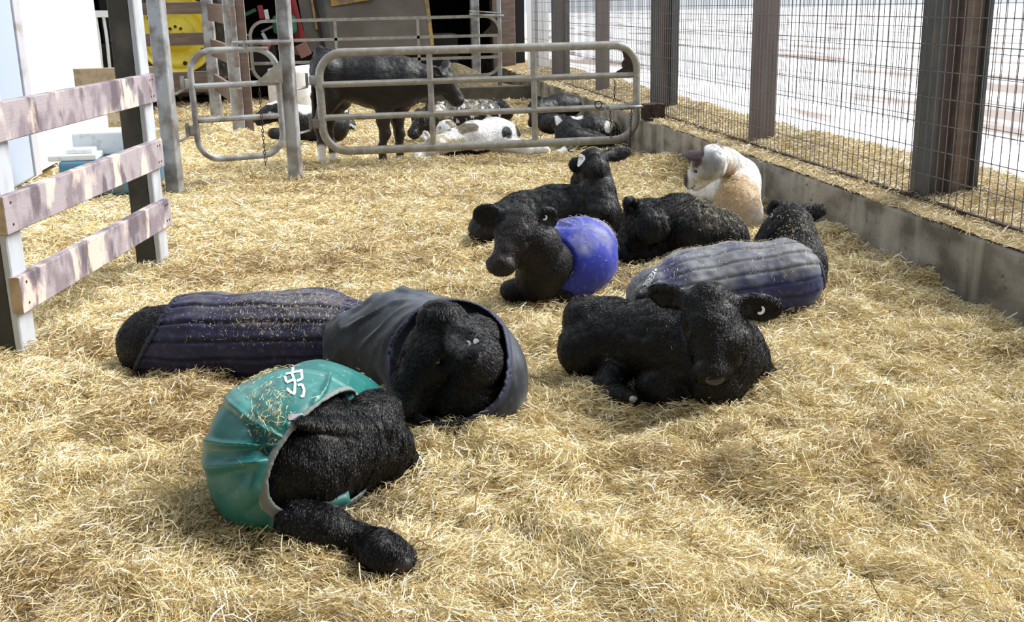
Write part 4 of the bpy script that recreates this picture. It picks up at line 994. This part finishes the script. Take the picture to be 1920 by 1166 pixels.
def c_kerbl():
    t = S(); c0 = gz(1370,532,.18)
    t.chain([gz(1235,560,.14), gz(1300,543,.165), c0, gz(1472,520,.20)], [.135, .15, .165, .168], .06); t.ell(gz(1290,515,.22), (.11,.12,.09), k=.09)
    s = S(); s.p += t.p
    s.cone(gz(1485,520,.19), gz(1502,515,.18), .15, .12, .05); s.cone(gz(1500,490,.27), gz(1490,425,.42), .125, .09, .05)
    poll = gz(1468,392,.50); nose = gz(1402,470,.29)
    head(s, poll, nose, (-.5,.35,.75), sc=1.08, ears=[(gz(1441,384,.50), (-.15,-.95,.1)), (gz(1548,394,.46), (.2,.95,.2))], earw=.045, neck=(gz(1488,440,.38), .10))
    cut0 = plane(gz(1524,500,.2), (.93,-.2,.25)); cutf = lambda P: cut0(P)
    fh = gz(1424,388,.47)
    def col(P):
        c = black(P); k = near(P, fh+np.array([0,.03,0]), (.045,.10,.07), .3, .2); return c*(1-k) + np.array([.75,.76,.76])*k
    e, V, Q, N = calf('black calf in a dusty navy quilted coat, behind the front right calf, looking away', s, ground_at(c0), colf=col, nh=60000, coat=lambda p: np.where((t.ev(p) < .01) & (cut0(p) < 0), -.01, .01), seed=15, hlen=.018, flow=(.1,.1,-.8), curl=.8)
    eartag(e, hit(V, Q, 1445, 406)[0]+TC*.02, (0,-.95,.1), (0,0,1), .011, shape='crescent', label='white ear tag')
    qf = quilt(gz(1235,560,.14), gz(1472,520,.20), .075, .0065, .007, 8, .35)
    o, V, Q, N, tt = coat('coat', t, cutf, qf, M_cloth, e, .0085, .018, label='navy quilted coat greyed with dust', colf=dusty((.030,.036,.115), (.26,.27,.30), .95, 6, -.05, 23, seam=qf), trim=.012, trimm=M_navyb)
    b = bvh_of(V, Q)
    # lettering: simple stroke capitals laid on the cloth near the left edge
    G = {'K': [((0,0),(0,1)), ((0,.45),(.6,1)), ((.12,.55),(.6,0))], 'E': [((0,0),(0,1)), ((0,1),(.55,1)), ((0,.5),(.5,.5)), ((0,0),(.55,0))], 'R': [((0,0),(0,1)), ((0,1),(.5,1)), ((.5,1),(.5,.55)), ((.5,.5),(0,.5)), ((.2,.5),(.6,0))],
         'B': [((0,0),(0,1)), ((0,1),(.5,.95)), ((.5,.95),(.45,.5)), ((0,.5),(.5,.5)), ((.5,.5),(.55,.05)), ((0,0),(.55,.03))], 'L': [((0,0),(0,1)), ((0,0),(.55,0))]}
    p0 = gz(1223,509,.27); p1 = gz(1208,533,.20); dn = unit(ray(1216,520)); dx = unit((p1-p0) - dn*((p1-p0) @ dn)); dy = np.cross(dn, dx); dy = dy if dy[0] > 0 else -dy
    W = np.linalg.norm(p1-p0); ch = W/5.2; hh = .022; ps = []
    for i, c_ in enumerate('KERBL'):
        for a, c2 in G[c_]: ps.append(stroke((i*ch*1.05 + a[0]*ch*1.2, a[1]*hh), (i*ch*1.05 + c2[0]*ch*1.2, c2[1]*hh), .0035))
    ps.append(stroke((-ch*1.1, hh*.5), (-ch*.5, hh*.5), .009))
    poly_on('lettering', o, b, ps, p0, dx, dy, dn, M_print, sub=3)
    rng = np.random.default_rng(35)
    litter('straw_bits', 'chaff and straw bits on the dusty navy coat behind the front right calf', V, Q, N, 1800, lambda p, n: np.clip(n[:, 2]-.1, 0, 1)+.03, rng, (.005,.02), wid=(.0006,.0014))
    litter('straw_bits', 'straw bits in the curls on the neck of the calf looking away', *_neck_vqn(s), 260, lambda p, n: np.exp(-(((p-gz(1485,420,.45))/.1)**2).sum(1))*np.clip(n[:, 2]+.4, 0, 1), rng, (.006,.02))
def _neck_vqn(s):
    D, lo, ax = s.grid(.014); V, Q = nets(D, lo, .014); return V, Q, vnormals(V, Q)
def c_blue():
    t = S(); c0 = gz(1084,482,.19)
    t.ell(c0, (.180,.20,.185), k=.06); t.cone(c0, gz(1104,462,.17), .17, .15, .06); t.ell(gz(1050,500,.15), (.14,.15,.16), k=.06)
    s = S(); s.p += grow(t, -.012).p
    s.cone(gz(1022,492,.22), gz(1000,450,.33), .14, .10, .05); s.ell(gz(1010,520,.13), (.12,.13,.13), k=.05)
    leg(s, [gz(1000,530,.09), gz(958,545,.045), gz(1000,550,.035)], [.07, .048, .042]); leg(s, [gz(1030,540,.06), gz(1060,552,.03)], [.06, .04])
    poll = gz(972,398,.50); nose = gz(932,480,.32)
    q_, M_ = head(s, poll, nose, (-.42,-.70,.55), sc=1.0, ears=[(gz(887,401,.49), (-.1,-.95,-.1)), (gz(1045,406,.46)+TC*.03, (.1,-.95,-.1))], earw=.062, neck=(gz(1010,460,.32), .12), wide=1.2)
    s.g[-1][0].ell(q_(.17,0,-.118), (.095,.058,.050), M_, k=.04); s.g[-1][0].ell(q_(.285,0,-.080), (.040,.056,.040), M_, k=.03)
    s.g[-1][0].cone(q_(.10,0,-.12), gz(1000,480,.26), .07, .10, .05)
    n = unit([-.72,-.68,.10]); p0 = gz(1047,470,.26); cut0 = plane(p0, n)
    def cut(P):
        d = P-p0; return cut0(P) - .10*np.clip(1-(P[:, 2]/.16), 0, 1)
    brown = np.array([.022,.014,.011])
    def col(P):
        k = near(P, nose, .22, .8, .2); return black(P)*(1-k*.5) + brown*k*.5
    e, V, Q, N = calf('black calf in a bright blue coat, head up facing left, crescent tag in its ear', s, ground_at(c0), colf=col, nh=60000, coat=lambda p: np.where((t.ev(p) < .01) & (cut(p) < -.01), -.01, .01), seed=18, hlen=.015, flow=(.3,.1,-.8), curl=.5)
    eartag(e, hit(V, Q, 1020, 408)[0]+TC*.012, (0,-.98,.1), (.3,0,1), .014, shape='crescent', label='white crescent ear tag')
    a0 = gz(1040,412,.38)
    def disp(P, N):
        d = P-a0; ang = np.arctan2(d[:, 2], d[:, 0]+d[:, 1]*.5); r = np.linalg.norm(d, axis=1)
        return .010*np.sin(ang*13+1)*np.exp(-((r-.08)/.13)**2) + .006*fbm(P*6, 3, 4)
    o, V, Q, N, tt = coat('coat', t, cut, disp, M_cloth, e, .0085, .016, label='bright blue coat', colf=dusty((.035,.05,.40), (.30,.32,.52), .75, 9, .15, 27))
    rng = np.random.default_rng(36)
    litter('straw_bits', 'straw bits stuck to the bright blue coat', V, Q, N, 420, lambda p, n: np.clip(n[:, 2], 0, 1)+.06, rng, (.006,.03))
def c_tag7():
    s = S(); c0 = gz(1035,398,.19)
    s.chain([gz(928,426,.14), gz(980,408,.17), c0, gz(1112,388,.21)], [.135, .155, .165, .162], .06)
    s.ell(gz(905,435,.10), (.09,.12,.11), k=.06); s.cone(gz(1122,362,.32), gz(1116,305,.50), .115, .078, .06); s.cone(gz(1130,400,.2), gz(1135,420,.1), .12, .12, .05)
    poll = gz(1110,284,.58); nose = gz(1080,326,.395)
    head(s, poll, nose, (-.15,.5,.85), sc=1.05, ears=[(gz(1181,284,.55), (.1,.95,.1)), (gz(1071,318,.47), (.1,.9,.3))], earw=.048, neck=(gz(1116,318,.47), .088))
    e, V, Q, N = calf('black calf behind the blue coated one, neck raised, white drop shaped tag, looking away', s, ground_at(c0), nh=80000, seed=21, hlen=.020, flow=lambda p: np.tile([-.3,-.1,-.8], (len(p), 1)), curl=.9, ridge=(.004, (30,30,12)))
    p, pn = hit(V, Q, 1090, 304, .022)
    dg = lambda x: {'3': [((0,1),(.6,1)), ((.6,1),(.3,.55)), ((.3,.55),(.6,.3)), ((.6,.3),(.4,0)), ((.4,0),(0,0))], '7': [((0,1),(.6,1)), ((.6,1),(.25,0))], '5': [((.6,1),(.05,1)), ((.05,1),(0,.55)), ((0,.55),(.55,.5)), ((.55,.5),(.5,0)), ((.5,0),(0,0))]}[x]
    tx = []
    for i, c_ in enumerate('375'):
        for a, b in dg(c_): tx.append(((-.014+i*.010+a[0]*.010, .008+a[1]*.014), (-.014+i*.010+b[0]*.010, .008+b[1]*.014)))
    eartag(e, p + TC*.03, (-.05,-.95,.25), (.15,0,1), .030, .042, shape='drop', label='white drop shaped ear tag with a number', text=tx)
def c_curly():
    s = S(); c0 = gz(1298,432,.18)
    s.chain([gz(1208,440,.14), gz(1250,430,.17), c0, gz(1350,440,.15)], [.13, .158, .165, .145], .06); s.ell(gz(1365,455,.10), (.12,.12,.11), k=.06)
    s.ell(gz(1272,392,.27), (.15,.11,.095), k=.03)
    s.cone(gz(1220,422,.25), gz(1200,405,.28), .11, .09, .05); s.ell(gz(1215,470,.07), (.11,.09,.08), k=.05)
    poll = gz(1186,398,.29); nose = gz(1146,466,.10)+TC*.03
    head(s, poll, nose, (-.75,.15,.55), sc=1.0, ears=[(gz(1170,376,.40)+TC*.03, (.1,-.97,.0))], earw=.045, neck=(gz(1238,408,.20), .07), ku=.05)
    s.ell(gz(1215,388,.29), (.09,.07,.05), k=.04)
    dirt = np.array([.10,.085,.065])
    def col(P):
        k = np.clip(near(P, gz(1350,400,.28), (.25,.16,.10), .6, .5)*(.5+.5*fbm(P*45, 2, 3)[:, None]), 0, 1); return black(P)*(1-k) + dirt*k
    def flow(p): return np.tile([-.15,-.3,-.9], (len(p), 1))
    D = None
    e, V, Q, N = calf('black curly haired calf curled up right of the blue coated calf, head tucked left', s, ground_at(c0), colf=col, nh=90000, seed=24, hlen=.022, flow=flow, curl=.6, curls=22, lump=.003, lumps=34, ridge=(.007, (48,48,12)))
    eartag(e, gz(1187,392,.33)+TC*.02, (.8,-.5,.1), (-.1,0,1), .006, .028, shape='drop', label='white ear tag seen edge on')
    rng = np.random.default_rng(37)
    litter('straw_bits', 'straw bits on the rump of the curly black calf', V, Q, N, 500, lambda p, n: np.exp(-(((p-gz(1360,400,.3))/np.array([.2,.2,.15]))**2).sum(1))*np.clip(n[:, 2]+.1, 0, 1), rng, (.006,.025))
def c_white():
    s = S(); c0 = gz(1384,372,.18)
    s.cone(gz(1386,342,.23), gz(1382,385,.16), .155, .155, .06); s.ell(gz(1322,352,.14), (.14,.13,.12), k=.06); s.cone(gz(1322,352,.14), gz(1380,350,.2), .11, .14, .06); s.ell(gz(1405,402,.09), (.09,.1,.1), k=.05)
    s.chain([gz(1388,328,.30), gz(1360,306,.40), gz(1332,300,.46)], [.125, .10, .088], .05)
    poll = gz(1326,280,.575); nose = gz(1279,331,.365)
    head(s, poll, nose, (-.5,.15,.75), sc=1.05, ears=[(gz(1283,291,.52)+TC*.10, (.2,-.9,.4)), (gz(1350,272,.585), (.5,-.8,.1))], earw=.046, cup=False, neck=(gz(1358,305,.42), .10))
    tan = np.array([.50,.33,.17]); wh = np.array([.80,.80,.79]); bk = np.array([.02,.018,.02]); gy_ = np.array([.34,.34,.36]); er = np.array([.085,.055,.06])
    def col(P):
        c = np.tile(wh, (len(P), 1))
        k = np.clip(fbm(P*np.array([40,40,16]), 3, 6)-.18, 0, 1)[:, None]*1.3; c = c*(1-k) + gy_*k
        k = np.clip(near(P, gz(1388,352,.30), (.22,.40,.19), .45, .45), 0, 1)*.9*(P[:, 0:1] > gz(1345,350,.3)[0]-.02); c = c*(1-k) + tan*k
        k = near(P, gz(1376,385,.28)+TC*.02, .06, .4, .3); c = c*(1-k) + wh*k
        k = near(P, nose+np.array([-.01,0,-.01]), .115, .2, .15); c = c*(1-k) + bk*k
        k = near(P, gz(1305,322,.45), (.17,.2,.14), .6, .4)*.8; c = c*(1-k) + gy_*.8*k
        k = near(P, gz(1288,303,.50)+TC*.05, .03, .3, .2); c = c*(1-k) + bk*k
        k = near(P, gz(1350,312,.40)+TC*.05, (.11,.12,.10), .6, 1.1)*.9*(vnoise(P*np.array([45,45,12]), 9)[:, None] > 0); c = c*(1-k) + bk*3*k
        k = near(P, s.earc[1], .055, .3, .1); c = c*(1-k) + er*1.5*k
        k = near(P, s.earc[0]+TC*.01, .080, .1, .05); c = c*(1-k) + er*k
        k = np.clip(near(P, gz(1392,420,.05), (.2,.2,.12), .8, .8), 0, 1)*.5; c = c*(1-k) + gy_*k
        return c
    e, V, Q, N = calf('white roan calf by the concrete wall, tan stained back and black muzzle', s, ground_at(c0), colf=col, nh=50000, seed=27, hlen=.014, flow=(.2,-.1,-.8), curl=.4)
    rng = np.random.default_rng(38)
    litter('straw_bits', 'straw stuck on the back of the white roan calf', V, Q, N, 1500, lambda p, n: np.exp(-(((p-gz(1385,345,.33))/np.array([.16,.25,.15]))**2).sum(1))*np.clip(n[:, 2]+.2, 0, 1), rng, (.008,.03))
def c_stand():
    s = S(); y = 11.5; g = lambda x, py, d=0.0: gy(x, py, y+d)
    s.chain([g(617,122), g(650,145), g(700,152), g(750,158)], [.175, .235, .265, .255], .06); s.ell(g(745,125), (.12,.14,.10), k=.08)
    s.chain([g(765,150), g(805,155,-.05), g(836,152,-.1)], [.22, .155, .105], .06)
    poll = g(834,134,-.1); nose = g(876,186,-.15)
    head(s, poll, nose, (.65,-.2,.7), sc=1.12, ears=[(g(806,128,-.28), (-.3,-.8,.3)), (g(838,112,.12), (.2,.9,.3))], earw=.05, neck=(g(806,152,-.05), .15))
    s.chain([g(612,135,-.12), g(620,180,-.12), g(598,232,-.12), g(603,272,-.12), g(604,298,-.12)], [.17, .12, .052, .036, .042], .05)
    s.chain([g(622,140,.12), g(636,185,.12), g(615,230,.12), g(622,270,.1), g(625,296,.1)], [.17, .12, .052, .036, .042], .05)
    s.chain([g(722,190,-.1), g(718,225,-.12), g(722,250,-.12), g(716,278,-.12), g(718,300,-.13)], [.12, .062, .05, .036, .044], .05)
    s.chain([g(752,190,.1), g(745,225,.06), g(749,250,.06), g(749,278,.05), g(751,298,.05)], [.12, .062, .05, .036, .044], .05)
    s.chain([g(598,92,.0), g(589,120), g(588,180), g(591,225)], [.04, .03, .024, .035], .04)
    br = np.array([.036,.023,.018])
    def col(P):
        k = np.clip((0.80-P[:, 2])/.35, 0, 1)[:, None]*.8; c = black(P)*1.3*(1-k) + br*k
        k = (near(P, g(604,296,-.12), (.09,.12,.14), .2, .1) + near(P, g(625,296,.1), (.07,.1,.06), .2, .1)).clip(0, 1)*(P[:, 2:3] < .2); c = c*(1-k) + np.array([.82,.80,.78])*k
        return c
    e, V, Q, N = calf('dark brown black calf standing behind the long gate, head lowered to the right', s, (g(680,300)[0], y, 0), colf=col, nh=45000, seed=30, hlen=.016, h=.012, flow=(-.4,0,-.7), curl=.5, width=.0015)
def small(label, s, loc, colf, seed, nh=12000, hl=.02):
    return calf(label, s, loc, colf=colf, nh=nh, seed=seed, hlen=hl, h=.013, width=.002, curl=.8, group=None)
def patches(base, ps):
    base = np.array(base)
    def f(P):
        c = np.tile(base, (len(P), 1))*(1+.2*vnoise(P*18, 4)[:, None])
        for ctr, r, colr, nz in ps:
            k = near(P, ctr, r, .15, nz); c = c*(1-k) + np.array(colr)*k
        return c
    return f
WH = (.80,.80,.79)
def c_back():
    g = gy
    # black and white at left
    s = S(); s.chain([g(548,222,13.2), g(575,232,13.3), g(625,236,13.4)], [.17, .20, .19], .06); s.cone(g(545,215,13.2), g(522,205,13.1), .13, .10, .05)
    head(s, g(520,192,13.15), g(474,214,13.0), (-.35,-.2,.9), sc=1.1, ears=[(g(552,188,13.0), (0,-.9,.3))], earw=.05)
    s.chain([g(545,250,12.9), g(512,250,12.8), g(530,256,12.75)], [.08, .05, .045], .04)
    small('black and white calf lying far left behind the small gate', s, ground_at(g(580,240,13.3)), patches(BLK, [(g(574,198,13.3), (.16,.3,.09), WH, .2), (g(500,188,13.1), (.20,.12,.05), WH, .1), (g(508,216,13.0), (.04,.1,.04), WH, .1)]), 41)
    # far legs and rump piece seen through hind legs
    s = S(); s.chain([g(635,228,14.6), g(655,236,14.6)], [.10, .09], .05); s.ell(g(640,215,14.6), (.10,.12,.12), k=.05); s.cone(g(600,225,14.7), g(635,228,14.6), .16, .12, .06)
    small('speckled black and white calf glimpsed behind the hind legs of the standing calf', s, ground_at(g(640,240,14.6)), lambda P: np.where(vnoise(P*28, 8)[:, None] > .35, np.array([[.7,.7,.68]]), BLK[None]), 42)
    # speckled
    s = S(); s.chain([g(815,222,13.2), g(860,215,13.3), g(915,212,13.5)], [.19, .17, .16], .06); s.cone(g(815,220,13.1), g(790,222,13.0), .15, .12, .05)
    head(s, g(795,208,13.0), g(762,248,12.8), (-.4,-.3,.7), sc=1.1, ears=[(g(805,185,13.0), (0,-.9,.3))], earw=.04)
    def sp(P):
        n = fbm(P*16, 3, 4)[:, None]; c = np.where(n > .32, np.array([[.55,.55,.54]]), BLK[None]*1.4)
        k = np.clip(fbm(P*9, 3, 6)+.05, 0, .8)[:, None]*(P[:, 2:3] > .22)*near(P, g(860,205,13.2), (.5,.4,.25), .5, .3); return np.where(near(P, g(780,230,12.9), .24, .2, .2) > .5, BLK[None], c*(1-k) + np.array([[.26,.22,.14]])*k)
    e, V, Q, N = small('dirty speckled black calf lying between the standing calf and the white calf', s, ground_at(g(860,235,13.3)), sp, 43)
    rng = np.random.default_rng(44); litter('straw_bits', 'clumps of straw on the back of the dirty speckled calf', V, Q, N, 700, lambda p, n: np.clip(n[:, 2], 0, 1), rng, (.012,.04), wid=(.0015,.003))
    # small black body behind with dirty back
    s = S(); s.chain([g(905,205,14.6), g(935,206,14.7)], [.15, .14], .06); s.cone(g(940,205,14.6), g(950,212,14.4), .10, .09, .05)
    small('black calf low behind the speckled calf, only its back showing', s, ground_at(g(920,215,14.6)), black, 45)
    # white calf
    s = S(); s.chain([g(850,268,11.75), g(890,260,11.8), g(945,258,11.9)], [.15, .185, .18], .06); s.ell(g(925,240,12.0), (.17,.14,.12), k=.08); s.cone(g(850,270,11.7), g(815,272,11.6), .13, .10, .05)
    head(s, g(812,262,11.65), g(765,291,11.45), (-.4,.1,.8), sc=1.05, ears=[(g(795,245,11.8), (0,-.9,.4))], earw=.04)
    s.chain([g(955,270,11.6), g(990,282,11.45), g(1025,280,11.4)], [.09, .045, .036], .04); s.ell(g(838,245,12.0), (.12,.12,.12), k=.05)
    g_ = (.45,.42,.36); yl = (.52,.44,.28)
    small('white calf with a round black patch stretched out behind the long gate', s, ground_at(g(880,285,11.7)), patches(WH, [(g(870,238,11.8), (.14,.3,.05), (.22,.18,.12), 1.3), (g(800,278,11.5), (.22,.3,.13), (.55,.53,.50), 1.0), (g(845,262,11.6), (.16,.2,.04), yl, 1.4), (g(948,248,11.8), (.062,.3,.07), BLK*2, .1), (g(975,240,11.8), (.05,.3,.10), BLK*3, .3), (g(876,288,11.6), (.24,.3,.04), BLK*2, .4), (g(757,290,11.4), (.04,.1,.05), BLK*3, .2)]), 46, 20000)
    # far right black
    s = S(); s.chain([g(1022,208,13.8), g(1050,200,13.9), g(1072,198,14.0)], [.16, .155, .13], .06); s.cone(g(1015,205,13.7), g(1003,205,13.6), .12, .10, .05); s.ell(g(1035,232,13.2), (.18,.15,.12), k=.05)
    head(s, g(1008,192,13.6), g(985,238,13.3), (-.5,-.3,.6), sc=1.05, ears=[(g(1015,180,13.7), (0,-.9,.3))], earw=.04)
    small('black calf with lowered head lying against the far part of the concrete wall', s, ground_at(g(1040,240,13.6)), black, 47)
    s = S(); s.chain([g(1068,252,12.0), g(1105,246,12.05), g(1138,250,12.1)], [.165, .175, .16], .06); s.cone(g(1075,262,11.8), g(1130,275,11.8), .13, .13, .05)
    s.chain([g(1085,275,11.7), g(1062,284,11.6), g(1048,288,11.55)], [.08, .05, .045], .04); s.cone(g(1070,238,12.2), g(1050,232,12.4), .12, .1, .05)
    head(s, g(1060,222,12.5), g(1040,256,12.5), (-.4,.3,.7), sc=1.0, ears=[(g(1052,215,12.6), (0,-.9,.3))], earw=.04)
    e, V, Q, N = small('black calf with small white patches lying in the corner behind the gate latch', s, ground_at(g(1105,270,12.0)), patches(BLK, [(g(1140,238,11.95), (.05,.4,.06), WH, .1), (g(1047,228,12.3), (.03,.3,.07), WH, .1), (g(1080,217,12.1), (.06,.2,.035), WH, .2), (g(1048,286,11.6), (.09,.2,.09), WH, .1)]), 48, 20000)
    litter('straw_bits', 'straw on the rump of the black calf in the corner', V, Q, N, 300, lambda p, n: np.exp(-(((p-g(1155,245,12))/.15)**2).sum(1)), rng, (.012,.04), wid=(.0015,.003))

build_floor(); build_right(); build_gates(); build_left(); build_back()
for fn in (c_front, c_teal, c_grey, c_navy, c_kerbl, c_blue, c_tag7, c_curly, c_white, c_stand, c_back):
    fn()
build_straw()
for o_ in scn.collection.objects:
    if o_.get('category') == 'calf' and 'standing behind' not in o_['label']: o_['group'] = 'calves resting on the straw bedding'
    if o_.name.startswith('straw_bits'): o_['group'] = 'straw bits stuck to the calves'
    if o_.name.startswith('square_post'): o_['group'] = 'square galvanised posts of the pens'
print('built in', round(time.time()-T0, 1))
